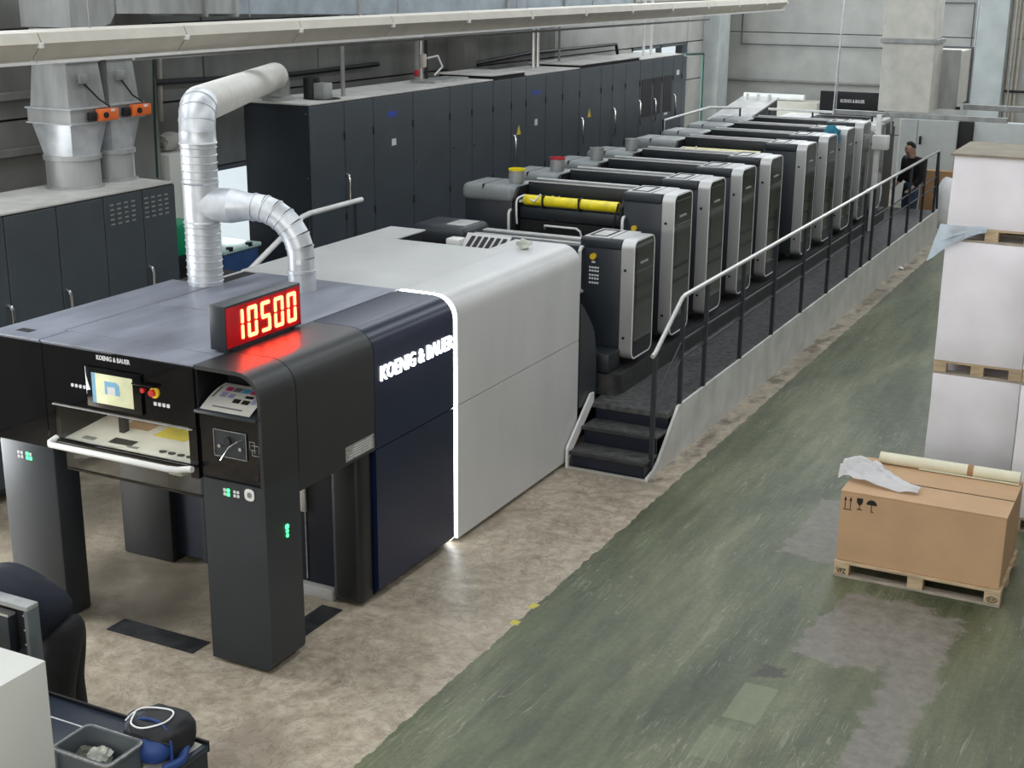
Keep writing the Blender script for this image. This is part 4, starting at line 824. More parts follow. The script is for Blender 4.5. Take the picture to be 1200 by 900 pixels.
pipe('dark horizontal pipe across the far right wall', [(.98, 27.86, 2.35), (6, 27.86, 2.35)], .03, 'pipe_black')
# white wall box with foil bundle behind the pipe and window things
q = onx(200, 165, -5.7)
bm = nb(); lump(bm, (q.x, q.y, q.z - .12), .12, .16, .12, .25, 2, 9); one('foil_bundle', 'crumpled silver foil bundle on the white ledge behind the pipe', 'foil', bm, 'dusty_top')
one('wall_ledge', 'white painted wall box behind the exhaust pipe', 'wall box', B(-5.98, -5.5, 5.65, 6.45, 0, q.z - .13, .01), 'cabinet_white')
q = onx(213, 262, -4.9); one('green_container', 'bright green container behind the exhaust pipe', 'container', B(-5.2, -4.9, q.y - .25, q.y + .3, q.z - .38, q.z, .02), 'green_box')
one('container_stand', 'dark stand under the bright green container', 'stand', B(-5.22, -4.88, q.y - .26, q.y + .26, 0, q.z - .38), 'pipe_black')
q0, q1 = onx(262, 296, -4.6), onx(297, 290, -4.6)
t = thing('storage_bin', 'blue storage bin with pale teal lid by the bright window', 'bin', (-4.9, (q0.y + q1.y) / 2, 0))
P(t, 'bin_body', B(-5.35, -4.6, q0.y, q1.y + .1, .1, q0.z - .03, .02), 'blue_box'); P(t, 'bin_lid', B(-5.4, -4.57, q0.y - .03, q1.y + .13, q0.z - .03, q0.z + .02, .015), 'teal_lid'); P(t, 'bin_foot', B(-5.3, -4.65, q0.y + .05, q1.y, 0, .1), 'matt_black')
for y_ in (q0.y + .1, q1.y - .1): P(t, 'lid_clip', B(-4.62, -4.56, y_ - .03, y_ + .03, q0.z, q0.z + .05), 'matt_black')

# ================================================================== feeder end
FD = thing('feeder', 'press feeder with pale top plates and black name board at the far end', 'printing press', (-1.3, 20.6, 0))
P(FD, 'feeder_body', B(-2.4, -.28, 19.1, 21.9, 0, 2.0), 'unit_dark'); P(FD, 'feeder_top', B(-2.4, -.3, 19.3, 21.6, 2.12, 2.2, .01), 'edge_white'); P(FD, 'feeder_side', B(-2.42, -.27, 19.2, 21.7, 2.0, 2.12), 'slate')
P(FD, 'top_rail', tube(nb(), [(-2.4, 19.95, 2.40), (-.3, 19.95, 2.40)], .026, 10), 'edge_white')
for x_ in (-2.38, -1.5, -.33): P(FD, 'rail_post', tube(nb(), [(x_, 19.95, 2.2), (x_, 19.95, 2.4)], .02, 8), 'rail_dark')
P(FD, 'top_recess', B(-1.75, -.6, 20.6, 21.3, 2.198, 2.206), 'matt_black')
P(FD, 'name_board', B(-1.78, -.45, 21.5, 21.6, 2.2, 2.68, .01), 'matt_black'); P(FD, 'lettering', text_bm('KOENIG & BAUER', (-1.35, 21.5, 2.46), (1, 0, 0), (0, 0, 1), .5, .07, .004, .03), 'icon_white')
t = thing('suction_hood', 'grey sloping hood beside the feeder at the far wall', 'hood', (-3.1, 21.5, 0))
P(t, 'hood_body', prism(nb(), [(20.3, 0), (20.3, 2.06), (22.6, 2.36), (22.6, 0)], 'x', -3.75, -3.0), 'slate'); P(t, 'hood_top', patch(nb(), (-3.8, 20.25, 2.06), (.82, 0, 0), (0, 2.4, .31), (0, -.005, .03)), 'unit_top')
for x_ in (-3.6, -3.35, -3.1): P(t, 'hood_bolt', lathe(nb(), (x_, 22.3, 2.35), [(.04, 0), (.05, .1), (.03, .14)], 10), 'edge_white')
one('storage_cabinet', 'pale grey cabinet with rounded white tube on top at the far wall', 'cabinet', B(-4.9, -2.9, 25.6, 26.4, 0, 2.05, .02), 'cream')
one('white_tube', 'long white rolled tube lying on the pale far cabinet', 'tube', tube(nb(), [(-4.8, 25.9, 2.13), (-3.3, 25.9, 2.13)], .08, 12), 'white_paint')
t = thing('locker', 'pale grey double-door locker behind the standing person', 'locker', (.0, 24.3, 0))
P(t, 'body', B(-.62, .62, 24.03, 24.6, 0, 1.98, .006), 'locker'); P(t, 'door', B(-.6, -.23, 24.0, 24.03, .08, 1.95, .004, 1), 'locker'); P(t, 'door', B(-.215, .6, 24.0, 24.03, .08, 1.95, .004, 1), 'locker'); P(t, 'lock', B(-.17, -.12, 23.97, 24.0, 1.42, 1.6, .008), 'matt_black')
one('dark_gap_box', 'narrow black box standing in for the shaded gap beside the grey locker', 'cabinet', B(.63, .92, 24.1, 24.6, 0, 1.95, .01), 'matt_black')  # black box put in for the shade of the gap beside the locker
one('white_partition', 'plain white partition beside the narrow dark gap', 'partition', B(.93, 2.3, 24.2, 24.5, 0, 1.95, .01), 'locker')
one('cardboard_sheet', 'brown cardboard sheet standing behind the end of the handrail', 'cardboard', B(.2, 1.15, 22.6, 22.8, 0, 1.05, .01), 'kraft_dark')
bm = nb(); lump(bm, (.98, 21.4, 0), .28, .24, .55, .06, 3, 4); one('white_sack', 'large white sack standing behind the end of the handrail', 'sack', bm, 'bag_white')
bm = nb(); lump(bm, (.12, 18.75, .78), .10, .16, .3, .06, 3, 6); one('white_bottle', 'white plastic canister beside the white post', 'canister', bm, 'bag_white')
# hanging duct at the end
HD = thing('hanging_duct', 'large pale square duct hanging from the roof above the feeder', 'duct', (.42, 19.4, 2.55))
P(HD, 'duct_section', B(-.03, .90, 19.0, 19.85, 2.56, 3.79, .006, 1), 'duct_cream', smooth=False); P(HD, 'duct_section', B(-.06, .86, 19.02, 19.83, 3.87, ZC, .006, 1), 'duct_cream', smooth=False); P(HD, 'duct_flange', B(-.08, .93, 18.97, 19.88, 3.79, 3.87, .006, 1), 'galv_dull')
br = P(HD, 'branch_duct', B(.25, 1.18, 20.0, 21.3, 2.62, 3.62, .006, 1), 'duct_cream', smooth=False); P(br, 'branch_flange', B(.2, 1.22, 19.85, 19.99, 2.58, 3.66, .006, 1), 'galv_dull'); P(br, 'branch_flange', B(.2, 1.22, 21.3, 21.4, 2.58, 3.66, .006, 1), 'frame_grey'); P(br, 'branch_end', B(.27, 1.2, 21.4, 21.7, 2.62, 3.6, .08, 3), 'duct_cream')
P(br, 'flange_bolt', tube(nb(), [(1.2, 19.9, 2.6), (1.3, 19.9, 2.6)], .03, 8), 'matt_black')
t = thing('support_channel', 'galvanised support channel under the hanging duct', 'channel', (.75, 18.95, 2.45)); P(t, 'channel', B(-.85, 2.3, 18.9, 19.0, 2.46, 2.55, .006, 1), 'galv_dull'); P(t, 'hanger', tube(nb(), [(-.8, 18.95, 2.55), (-.8, 18.95, ZC)], .01, 6), 'galvanised'); P(t, 'hanger', tube(nb(), [(2.25, 18.95, 2.55), (2.25, 18.95, ZC)], .012, 6), 'galvanised')
t = thing('support_channel', 'galvanised channel running right beneath the branch duct', 'channel', (2.5, 20.6, 2.52)); P(t, 'channel', B(1.25, 5.5, 20.55, 20.68, 2.52, 2.62, .006, 1), 'galv_dull'); P(t, 'hanger', tube(nb(), [(1.35, 20.6, 2.62), (1.35, 20.6, ZC)], .012, 6), 'galvanised'); P(t, 'hanger', tube(nb(), [(5.4, 20.6, 2.62), (5.4, 20.6, ZC)], .012, 6), 'galvanised')
pipe('thin steel rod hanging from the roof above the seventh unit', [onx(990, 0, -.2), onx(976, 135, -.2)], .012, 'galvanised', 'hanging_rod')

# ================================================================== goods in the aisle
def pallet(label, x0, x1, y0, y1, z0, grp=None, wood='wood'):
    """euro style pallet, boards along x; every board and block its own piece"""
    t = thing('pallet', label, 'pallet', ((x0 + x1) / 2, (y0 + y1) / 2, z0), grp); w = x1 - x0; d_ = y1 - y0; h = .145
    for f in (0, .5, 1):
        yy = y0 + f * (d_ - .1); P(t, 'bottom_board', B(x0, x1, yy, yy + .1, z0, z0 + .022, .002, 1), 'wood_grey', smooth=False)
        for g_ in (0, .5, 1):
            xx = x0 + g_ * (w - .13); P(t, 'block', B(xx, xx + .13, yy, yy + .1, z0 + .022, z0 + .10, .003, 1), wood, smooth=False)
    for g_ in (0, .5, 1): xx = x0 + g_ * (w - .13); P(t, 'cross_board', B(xx, xx + .13, y0, y1, z0 + .10, z0 + .122, .002, 1), wood, smooth=False)
    for i in range(5): yy = y0 + i * (d_ - .12) / 4; P(t, 'top_board', B(x0, x1, yy, yy + .12, z0 + .122, z0 + .144, .002, 1), wood, smooth=False)
    return t
bxp = pallet('worn wooden pallet under the big cardboard box', 3.26, 4.64, 3.72, 4.70, 0)
P(bxp, 'stamp', text_bm('VPZ', (3.285, 3.72, .035), (1, 0, 0), (0, 0, 1), .08, .045, .002, .02), 'matt_black')
P(bxp, 'stamp', ring(nb(), [(4.575 + .045 * math.cos(a), .062 + .026 * math.sin(a)) for a in [math.tau * i / 16 for i in range(16)]], [(4.575 + .039 * math.cos(a), .062 + .020 * math.sin(a)) for a in [math.tau * i / 16 for i in range(16)]], 'y', 3.716, 3.72), 'matt_black'); P(bxp, 'stamp', text_bm('EUR', (4.548, 3.72, .052), (1, 0, 0), (0, 0, 1), .055, .02, .002, .02), 'matt_black')
C_ = thing('cardboard_box', 'large brown cardboard box with handling symbols on a wooden pallet', 'box', (3.94, 4.2, .144))
P(C_, 'carton', B(3.265, 4.62, 3.75, 4.70, .144, .775, .006, 1), 'kraft', smooth=False)
P(C_, 'top_flap', B(3.263, 4.622, 3.748, 4.158, .772, .782, .003, 1), 'kraft', smooth=False); P(C_, 'top_flap', B(3.263, 4.622, 4.188, 4.702, .772, .782, .003, 1), 'kraft', smooth=False); P(C_, 'flap_gap', B(3.27, 4.615, 4.157, 4.189, .77, .776), 'seam')
syms = [nb(), nb(), nb()]; sy = syms[0]; yb, yf = 3.7495, 3.746
for dx in (0, .045): box(sy, 3.305 + dx, 3.311 + dx, yf, yb, .63, .70); prism(sy, [(3.296 + dx, .70), (3.320 + dx, .70), (3.308 + dx, .735)], 'y', yf, yb)
box(sy, 3.292, 3.366, yf, yb, .615, .621)
sy = syms[1]; prism(sy, [(3.405, .735), (3.455, .735), (3.455, .70), (3.44, .675), (3.42, .675), (3.405, .70)], 'y', yf, yb); box(sy, 3.427, 3.433, yf, yb, .635, .68); box(sy, 3.41, 3.45, yf, yb, .63, .637)
sy = syms[2]; prism(sy, [(3.49, .69)] + [(3.53 - .045 * math.cos(a), .69 + .045 * math.sin(a)) for a in [math.pi * i / 8 for i in range(9)]], 'y', yf, yb); box(sy, 3.527, 3.533, yf, yb, .63, .70); box(sy, 3.527, 3.55, yf, yb, .626, .632)
for sy, lb in zip(syms, ('printed this-way-up arrows', 'printed glass symbol', 'printed umbrella symbol')): P(C_, 'handling_symbol', sy, 'matt_black', lb, smooth=False)
# white plastic sheet crumpled on top
bm = nb(); n = 14; random.seed(11); g = []
from mathutils import noise as mn
for i in range(n + 1):
    row = []
    for j in range(n + 1):
        u, v = i / n, j / n; wd = .20 * (1 - .75 * max(0, u - .45) / .55) * (1 - .3 * max(0, .2 - u) / .2)
        x = 3.17 + u * .70; y = 4.17 - u * .14 + (v - .5) * 2 * wd * 1.15 + .05 * math.sin(u * 5)
        z = .787 + (.085 * (1 - abs(2 * v - 1)) * (1 - .5 * u) + .10 * abs(mn.noise(Vector((u * 4, v * 3.5, 3)))) + .05 * abs(math.sin(v * 7 + u * 4))) * (1 - .6 * u)
        if x < 3.27: z -= 0
        row.append(bm.verts.new((x, y, max(.786, z))))
    g.append(row)
for i in range(n):
    for j in range(n): bm.faces.new((g[i][j], g[i + 1][j], g[i + 1][j + 1], g[i][j + 1]))
bmesh.ops.solidify(bm, geom=bm.faces[:], thickness=.003)
one('plastic_sheet', 'crumpled white plastic sheet lying on the cardboard box', 'plastic sheet', bm, 'bag_white', smooth=False)
t = thing('paper_roll', 'cream paper roll with brown tape lying at the back of the cardboard box', 'paper roll', (3.97, 4.6, .782))
P(t, 'roll', tube(nb(), [(3.40, 4.60, .835), (4.60, 4.62, .835)], .052, 16), 'roll_cream'); P(t, 'roll_flap', B(3.75, 4.60, 4.555, 4.57, .79, .80), 'roll_cream'); P(t, 'tape', tube(nb(), [(4.16, 4.613, .835), (4.21, 4.614, .835)], .0535, 16), 'kraft_dark')
# pallets of white sheets, stacked
def reams(label, x0, x1, y0, y1, z0, z1, m_='paper_white', grp='white wrapped paper stacks', lean=0):
    bm = B(x0, x1, y0, y1, z0, z1, .008, 2)
    bmesh.ops.subdivide_edges(bm, edges=bm.edges[:], cuts=3, use_grid_fill=True)
    for v in bm.verts: v.co += Vector((mn.noise(v.co * 1.7), mn.noise(v.co * 1.7 + Vector((5, 0, 0))), 0)) * .012
    return one('paper_stack', label, 'paper stack', bm, m_, grp)
SX0, SX1, SY0, SY1 = 3.395, 4.27, 6.97, 8.05
reams('lowest white wrapped paper stack, standing behind the cardboard box', SX0, SX1, SY0, SY1, .0, 1.02)
pallet('wooden pallet between the lowest and middle paper stacks', SX0, SX1, SY0, SY1, 1.02, 'pallets under the paper stacks')
reams('middle white wrapped paper stack of the column behind the cardboard box', SX0, SX1, SY0, SY1, 1.164, 2.42)
pallet('wooden pallet between the middle and top paper stacks, with film hanging out', SX0, SX1, SY0, SY1, 2.42, 'pallets under the paper stacks')
reams('top white wrapped paper stack under the brown board', SX0, SX1, SY0, SY1, 2.564, 3.275)
one('cover_board', 'brown cover board on the topmost paper stack', 'board', B(SX0 - .03, SX1 + .02, SY0 - .03, SY1 + .03, 3.276, 3.30, .004, 1), 'lid_board')
NX0, NX1, NY0, NY1 = 4.43, 5.32, 5.5, 6.55
pallet('wooden pallet on the floor under the second column of paper', NX0, NX1, NY0, NY1, 0, 'pallets under the paper stacks')
reams('lower white paper stack of the second column, beside the cardboard box', NX0, NX1, NY0, NY1, .144, 1.42); pallet('wooden pallet between both paper stacks of the second column', NX0, NX1, NY0, NY1, 1.42, 'pallets under the paper stacks'); reams('upper white paper stack of the second column', NX0, NX1, NY0, NY1, 1.564, 2.75)
# film hanging out of the upper pallet
bm = nb(); g = []
for i in range(9):
    row = []
    for j in range(9):
        u, v = i / 8, j / 8; x = 3.33 + u * .46 - .10 * (1 - u) * v; z = 2.585 - v * (.34 * (1 - u) ** 1.5 + .05) + .02 * mn.noise(Vector((u * 6, v * 6, 1))); y = 6.955 - .03 * v - .03 * abs(mn.noise(Vector((u * 5, v * 5, 7))))
        row.append(bm.verts.new((x, y, z)))
    g.append(row)
for i in range(8):
    for j in range(8): bm.faces.new((g[i][j], g[i + 1][j], g[i + 1][j + 1], g[i][j + 1]))
bmesh.ops.solidify(bm, geom=bm.faces[:], thickness=.002)
one('plastic_film', 'pale blue plastic film hanging from the upper pallet of paper', 'plastic film', bm, 'film')
one('floor_scrap', 'small white paper scrap on the floor at the walkway foot', 'scrap', lump(nb(), (onz(1055, 316, 0).x, onz(1055, 316, 0).y, 0), .06, .05, .03, .3, 1, 2), 'paper')

# ================================================================== people
def skin(parent, name, verts, edges, m_, root=0, sub=2, label=None):
    off = OFF[parent.name]; me = bpy.data.meshes.new(name); me.from_pydata([Vector(v[0]) - off for v in verts], edges, []); me.update()
    o = bpy.data.objects.new(name, me); COL.objects.link(o); o.parent = parent; OFF[o.name] = off; me.materials.append(M[m_])
    md = o.modifiers.new('skin', 'SKIN'); sv = me.skin_vertices[0].data
    for i, v in enumerate(verts):
        r_ = v[1]; sv[i].radius = (r_, r_) if not isinstance(r_, tuple) else r_; sv[i].use_root = (i == root)
    md.use_smooth_shade = True; s_ = o.modifiers.new('sub', 'SUBSURF'); s_.levels = sub; s_.render_levels = sub
    if label: o['label'] = label
    return o
def person(label, base, J, shirt, trousers, hair=True, fwd=Vector((0, -1, 0))):
    """J: joint name -> world position"""
    t = thing('person', label, 'person', base); J = {k: Vector(v) for k, v in J.items()}
    V = []; Ed = []; idx = {}
    def add(n_, r_, prev=None, pos=None):
        idx[n_] = len(V); V.append((pos if pos is not None else J[n_], r_))
        if prev: Ed.append((idx[prev], idx[n_]))
    add('pelvis', .09); add('waist', .08, 'pelvis'); add('chest', .09, 'waist'); add('neck', .062, 'chest'); add('jaw', .085, 'neck'); add('head', .108, 'jaw'); add('crown', .085, 'head')
    add('nose', .013, 'jaw', J['jaw'].lerp(J['head'], .45) + fwd * .115)
    for s in 'lr':
        add('sh' + s, .04, 'chest'); add('el' + s, .036, 'sh' + s); add('wr' + s, .028, 'el' + s); add('pa' + s, .034, 'wr' + s)
        a, b = J['wr' + s], J['pa' + s]; d_ = (b - a).normalized(); side = d_.cross(fwd).normalized()
        for k, (o_, l) in enumerate(((-.027, .07), (-.009, .082), (.009, .078), (.027, .06))):
            add('f%s%d' % (s, k), .009, 'pa' + s, b + side * o_ + d_ * .03); add('g%s%d' % (s, k), .0085, 'f%s%d' % (s, k), b + side * o_ * 1.1 + d_ * (.03 + l * .6) + fwd * .008); add('h%s%d' % (s, k), .008, 'g%s%d' % (s, k), b + side * o_ * 1.1 + d_ * (.03 + l) + fwd * .028)
        add('t%s' % s, .011, 'pa' + s, a.lerp(b, .6) - side * .04 + fwd * .02); add('u%s' % s, .009, 't%s' % s, b - side * .05 + fwd * .03 + d_ * .02)
        add('hi' + s, .06, 'pelvis'); add('kn' + s, .05, 'hi' + s); add('an' + s, .042, 'kn' + s); add('to' + s, .035, 'an' + s)
    skin(t, 'body', V, Ed, 'skin')
    def chain(lst, ex):
        ids = {}; VV = []; EE = []
        for n_, r_, pr in lst:
            ids[n_] = len(VV); VV.append((J[n_] if n_ in J else n_, r_)) 
            if pr: EE.append((ids[pr], ids[n_]))
        return VV, EE
    J['nk'] = J['chest'].lerp(J['neck'], .75)
    VV, EE = chain([('pelvis', .20, None), ('waist', .195, 'pelvis'), ('chest', .21, 'waist'), ('nk', .10, 'chest')] + [x for s in 'lr' for x in (('sh' + s, .125, 'chest'), ('el' + s, .088, 'sh' + s), ('wr' + s, .058, 'el' + s))], 0)
    skin(t, 'shirt', VV, EE, shirt)
    J['pw'] = J['pelvis'].lerp(J['waist'], .3)
    VV, EE = chain([('pelvis', .185, None), ('pw', .17, 'pelvis')] + [x for s in 'lr' for x in (('hi' + s, .15, 'pelvis'), ('kn' + s, .10, 'hi' + s), ('an' + s, .08, 'kn' + s))], 0)
    skin(t, 'trousers', VV, EE, trousers)
    for s in 'lr':
        a = J['an' + s]; f_ = (J['to' + s] - a); f_.z = 0; f_.normalize(); sd = Vector((-f_.y, f_.x, 0)); bm = nb()
        vs = bmesh.ops.create_uvsphere(bm, u_segments=12, v_segments=8, radius=1)['verts']
        for v in vs: v.co = Vector((a.x, a.y, base[2] + .055)) + f_ * (.06 + v.co.x * .145) + sd * v.co.y * .052 + Vector((0, 0, max(-.055, v.co.z * .06)))
        P(t, 'shoe', bm, 'shoe')
    if hair:
        bm = nb(); vs = bmesh.ops.create_icosphere(bm, subdivisions=3, radius=1)['verts']; c0 = J['head'] + (J['crown'] - J['head']) * .35 - fwd * .02
        up = (J['crown'] - J['jaw']).normalized(); sd = up.cross(fwd).normalized()
        for v in vs:
            k = 1 + .06 * mn.noise(v.co * 4); w = v.co.copy()
            p_ = c0 + fwd * w.x * .108 * k + sd * w.y * .092 * k + up * w.z * .105 * k
            if w.x > .35 and w.z < .45: p_ = c0 + fwd * .04 + sd * w.y * .08 + up * (.045 + .02 * w.z)
            v.co = p_
        P(t, 'hair', bm, 'hair')
        for s_ in (-1, 1): P(t, 'ear', lump(nb(), tuple(J['head'] + sd * s_ * .088 - up * .05), .012, .02, .028, .02, 2, 1), 'skin'); P(t, 'eye', lump(nb(), tuple(J['head'] + fwd * .094 + sd * s_ * .03 - up * .012), .008, .01, .006, .02, 1, 1), 'matt_black')
        P(t, 'mouth', lump(nb(), tuple(J['jaw'] + fwd * .082 - up * .005), .012, .018, .005, .02, 1, 1), 'ink_red')
    return t
f1 = Vector((-.72, -.69, 0)).normalized(); sd = Vector((-f1.y, f1.x, 0)); O = Vector((.3, 21.15, 0))
def at(f, s, z): return O + f1 * f + sd * s + Vector((0, 0, z))
person('person in a black shirt and jeans standing at the feeder, looking down', tuple(O),
    dict(pelvis=at(0, 0, .96), waist=at(.0, 0, 1.12), chest=at(.02, 0, 1.34), neck=at(.04, 0, 1.49), jaw=at(.085, 0, 1.585), head=at(.11, 0, 1.68), crown=at(.12, 0, 1.745),
         shl=at(0, .24, 1.40), ell=at(-.02, .33, 1.13), wrl=at(.14, .29, .94), pal=at(.2, .28, .89), shr=at(0, -.24, 1.40), elr=at(-.02, -.33, 1.13), wrr=at(.14, -.28, .94), par=at(.2, -.27, .89),
         hil=at(0, .1, .9), knl=at(.02, .11, .5), anl=at(0, .12, .09), tol=at(.14, .13, .04), hir=at(0, -.1, .9), knr=at(.02, -.11, .5), anr=at(0, -.12, .09), tor=at(.14, -.13, .04)), 'cloth_black', 'denim', fwd=f1)
f1 = Vector((-.86, -.51, 0)).normalized(); sd = Vector((-f1.y, f1.x, 0)); O = Vector((-.52, -1.42, 0))
person('person in dark work clothes bending forward over the work table', tuple(O),
    dict(pelvis=at(0, 0, .90), waist=at(.13, 0, 1.02), chest=at(.34, 0, 1.16), neck=at(.52, 0, 1.23), jaw=at(.60, 0, 1.25), head=at(.69, 0, 1.27), crown=at(.75, 0, 1.27),
         shl=at(.42, .19, 1.16), ell=at(.48, .24, .90), wrl=at(.66, .2, .80), pal=at(.74, .19, .78), shr=at(.42, -.19, 1.16), elr=at(.48, -.24, .90), wrr=at(.66, -.2, .80), par=at(.74, -.19, .78),
         hil=at(0, .1, .86), knl=at(.03, .13, .48), anl=at(0, .15, .09), tol=at(.14, .17, .04), hir=at(0, -.1, .86), knr=at(.03, -.13, .48), anr=at(0, -.15, .09), tor=at(.14, -.17, .04)), 'cloth_navy', 'cloth_black', fwd=(f1 * .35 + Vector((0, 0, -.94))).normalized())

# ================================================================== work corner near the mezzanine
ZTB = .75; tb0 = onz(245, 872, ZTB)
tx1 = tb0.x; ty1 = tb0.y
t = thing('work_table', 'dark blue work table with a light stripe, carrying a crate and a backpack', 'table', (.45, ty1 - .33, 0))
P(t, 'table_top', B(-.35, tx1, ty1 - .68, ty1, ZTB - .04, ZTB, .006), 'table_navy'); P(t, 'back_edge', B(-.35, tx1, ty1 - .012, ty1 + .006, ZTB - .05, ZTB + .02, .003, 1), 'matt_black'); P(t, 'stripe', B(-.35, .62, ty1 - .20, ty1 - .19, ZTB, ZTB + .002), 'edge_white')
P(t, 'end_panel', B(tx1 - .03, tx1, ty1 - .66, ty1 - .02, 0, ZTB - .04), 'slate'); P(t, 'end_panel', B(-.35, -.32, ty1 - .66, ty1 - .02, 0, ZTB - .04), 'slate'); P(t, 'modesty_panel', B(-.32, tx1 - .03, ty1 - .05, ty1 - .03, .2, ZTB - .04), 'slate')
# white tall cabinet in front
q = onz(53.5, 774, 1.5)
t = thing('white_cabinet', 'plain white metal cabinet standing in front of the work table', 'cabinet', (q.x - .5, q.y - .5, 0))
P(t, 'body', B(q.x - 1.0, q.x, q.y - 1.1, q.y, .06, 1.5, .006), 'cabinet_white'); P(t, 'foot', B(q.x - .95, q.x - .05, q.y - 1.05, q.y - .05, 0, .06), 'matt_black'); P(t, 'screw', tube(nb(), [(q.x, q.y - .38, 1.42), (q.x + .004, q.y - .38, 1.42)], .012, 8), 'plate_grey')
# monitor-like device seen from behind
q = onx(45, 705, .12)
t = thing('control_monitor', 'control monitor with grey frame seen from its open back on the work table', 'monitor', (.0, q.y - .1, ZTB))
x1, y1, z1 = .12, q.y, q.z
P(t, 'frame_top', B(x1 - .62, x1, y1 - .09, y1, z1 - .03, z1, .005), 'galv_dull'); P(t, 'frame_side', B(x1 - .03, x1, y1 - .09, y1, z1 - .40, z1 - .03, .005), 'frame_grey'); P(t, 'screen_panel', B(x1 - .62, x1 - .03, y1 - .02, y1 - .005, z1 - .40, z1 - .03), 'matt_black')
P(t, 'electronics_box', B(x1 - .50, x1 - .16, y1 - .09, y1 - .02, z1 - .34, z1 - .10, .008), 'slate'); P(t, 'box_lid', B(x1 - .5, x1 - .16, y1 - .085, y1 - .03, z1 - .10, z1 - .085), 'alu'); P(t, 'label', B(x1 - .30, x1 - .26, y1 - .092, y1 - .09, z1 - .22, z1 - .14), 'sticker_white')
for k in range(3): P(t, 'screw', tube(nb(), [(x1 - .1, y1 - .03, z1 - .1 - k * .09), (x1 - .1, y1 - .022, z1 - .1 - k * .09)], .008, 6), 'chrome')
P(t, 'stand', B(x1 - .36, x1 - .26, y1 - .07, y1 - .02, ZTB, z1 - .40), 'matt_black'); P(t, 'stand_foot', B(x1 - .5, x1 - .12, y1 - .14, y1 + .0, ZTB, ZTB + .015, .004), 'matt_black')
# crate with rags
a = onz(152, 880, ZTB + .17); 
t = thing('plastic_crate', 'grey open plastic crate with rags inside on the work table', 'crate', (a.x - .2, a.y - .1, ZTB)); cx0, cx1, cy0, cy1 = a.x - .40, a.x, a.y - .17, a.y + .11; zr = ZTB + .17
o_ = rrect(cx0, cx1, cy0, cy1, .04, 4); i_ = rrect(cx0 + .012, cx1 - .012, cy0 + .012, cy1 - .012, .03, 4)
P(t, 'crate_wall', ring(nb(), o_, i_, 'z', ZTB, zr), 'frame_grey'); P(t, 'crate_base', prism(nb(), i_, 'z', ZTB, ZTB + .012), 'matt_black'); P(t, 'crate_rim', ring(nb(), rrect(cx0 - .01, cx1 + .01, cy0 - .01, cy1 + .01, .045, 4), rrect(cx0 + .004, cx1 - .004, cy0 + .004, cy1 - .004, .036, 4), 'z', zr - .012, zr), 'plate_grey')
for k, (dx, dy, rx, ry, rz, m_, lab) in enumerate(((-.215, .02, .06, .075, .06, 'rag', 'pale grey rag bunched in the middle of the crate'), (-.085, -.02, .05, .07, .04, 'rag_dark', 'olive rag folded at the end of the crate'), (-.33, .02, .04, .06, .045, 'rag_dark', 'dark rag tucked against the white cabinet end of the crate'))):
    one('rag', lab, 'rag', lump(nb(), (cx1 + dx, (cy0 + cy1) / 2 + dy, ZTB + .012), rx, ry, rz, .22, 3, 20 + k), m_)
# backpack
b0 = onz(182, 880, ZTB)
t = thing('backpack', 'blue and black backpack lying on the work table with white cable', 'backpack', (b0.x, b0.y, ZTB))
bm = nb(); vs = bmesh.ops.create_icosphere(bm, subdivisions=4, radius=1)['verts']
for v in vs:
    w = v.co; k = 1 + .08 * mn.noise(w * 3); sgn = lambda a, p: math.copysign(abs(a) ** p, a)
    v.co = Vector((b0.x + .03 + sgn(w.x, .65) * .18 * k, b0.y + .02 + sgn(w.y, .65) * .17 * k, ZTB + -.0 + .115 + sgn(w.z, .6) * .115 * k))
P(t, 'bag_body', bm, 'bag_black')
bm = nb(); vs = bmesh.ops.create_icosphere(bm, subdivisions=3, radius=1)['verts']
for v in vs: w = v.co; v.co = Vector((b0.x + .085 + w.x * .115, b0.y - .11 + w.y * .09, ZTB + .10 + w.z * .085))
P(t, 'front_pocket', bm, 'bag_blue', 'blue front pocket')
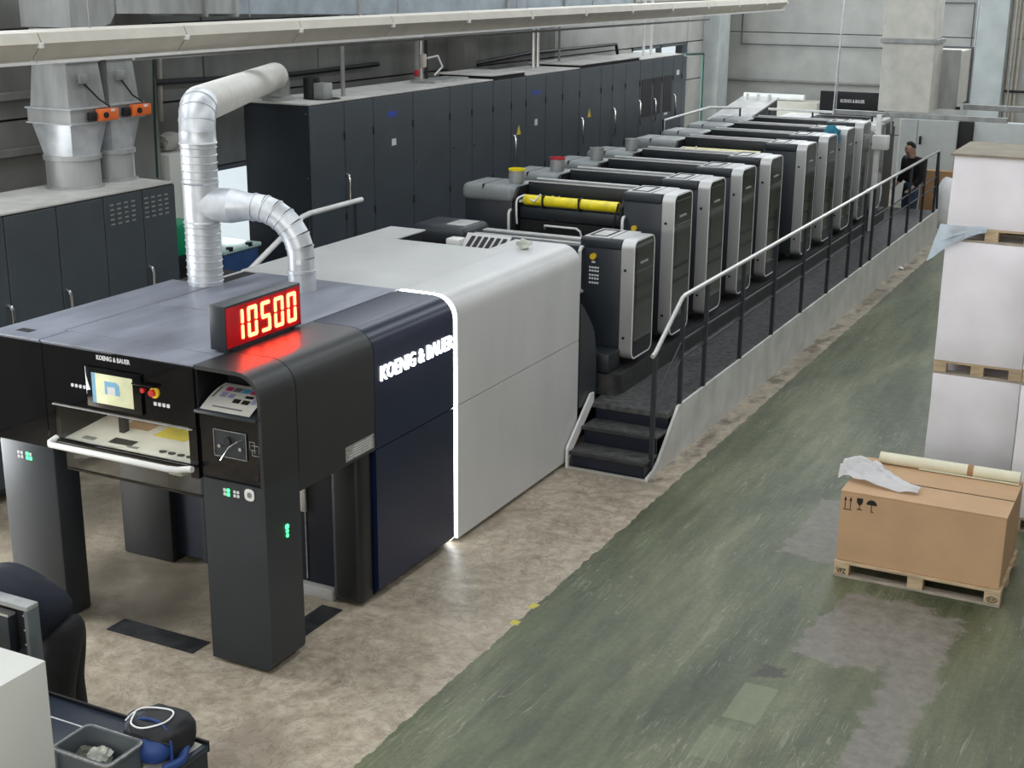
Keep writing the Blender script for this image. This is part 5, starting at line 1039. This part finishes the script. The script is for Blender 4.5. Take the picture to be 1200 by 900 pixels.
P(t, 'zip', tube(nb(), [(b0.x - .12, b0.y - .08, ZTB + .17), (b0.x - .04, b0.y - .14, ZTB + .19), (b0.x + .10, b0.y - .15, ZTB + .19), (b0.x + .2, b0.y - .10, ZTB + .15)], .006, 6), 'matt_black')
P(t, 'strap', tube(nb(), spline([(b0.x + .18, b0.y + .05, ZTB + .06), (b0.x + .24, b0.y - .06, ZTB + .04), (b0.x + .20, b0.y - .16, ZTB + .03)]), .026, 8), 'bag_blue')
P(t, 'piping', tube(nb(), spline([(b0.x - .11, b0.y - .1, ZTB + .03), (b0.x - .11, b0.y - .11, ZTB + .16), (b0.x - .04, b0.y - .06, ZTB + .225), (b0.x + .1, b0.y - .05, ZTB + .228), (b0.x + .19, b0.y - .08, ZTB + .16), (b0.x + .2, b0.y - .09, ZTB + .03)]), .009, 8), 'bag_blue')
P(t, 'mesh_pocket', lump(nb(), (b0.x - .05, b0.y + .0, ZTB + .17), .12, .08, .03, .1, 2, 31), 'slate')
one('charging_cable', 'white charging cable coiled over the backpack', 'cable', tube(nb(), spline([(b0.x - .13, b0.y - .08, ZTB + .2), (b0.x - .10, b0.y + .02, ZTB + .235), (b0.x + .03, b0.y + .08, ZTB + .235), (b0.x + .10, b0.y + .06, ZTB + .235), (b0.x + .12, b0.y - .04, ZTB + .235), (b0.x + .04, b0.y - .13, ZTB + .225), (b0.x - .05, b0.y - .12, ZTB + .225), (b0.x - .10, b0.y - .03, ZTB + .235)]), .005, 8), 'white_cable')
b1 = onz(222, 872, ZTB)
bm = nb(); g = []
for i in range(7):
    row = []
    for j in range(7): u, v = i / 6, j / 6; row.append(bm.verts.new((tx1 - .26 + u * .235, ty1 - .40 + v * .37, ZTB + .006 + .012 * abs(mn.noise(Vector((u * 5, v * 5, 2)))))))
    g.append(row)
for i in range(6):
    for j in range(6): bm.faces.new((g[i][j], g[i + 1][j], g[i + 1][j + 1], g[i][j + 1]))
bmesh.ops.solidify(bm, geom=bm.faces[:], thickness=-.004)
one('crumpled_paper', 'crumpled white paper lying at the end of the work table', 'paper', bm, 'paper')
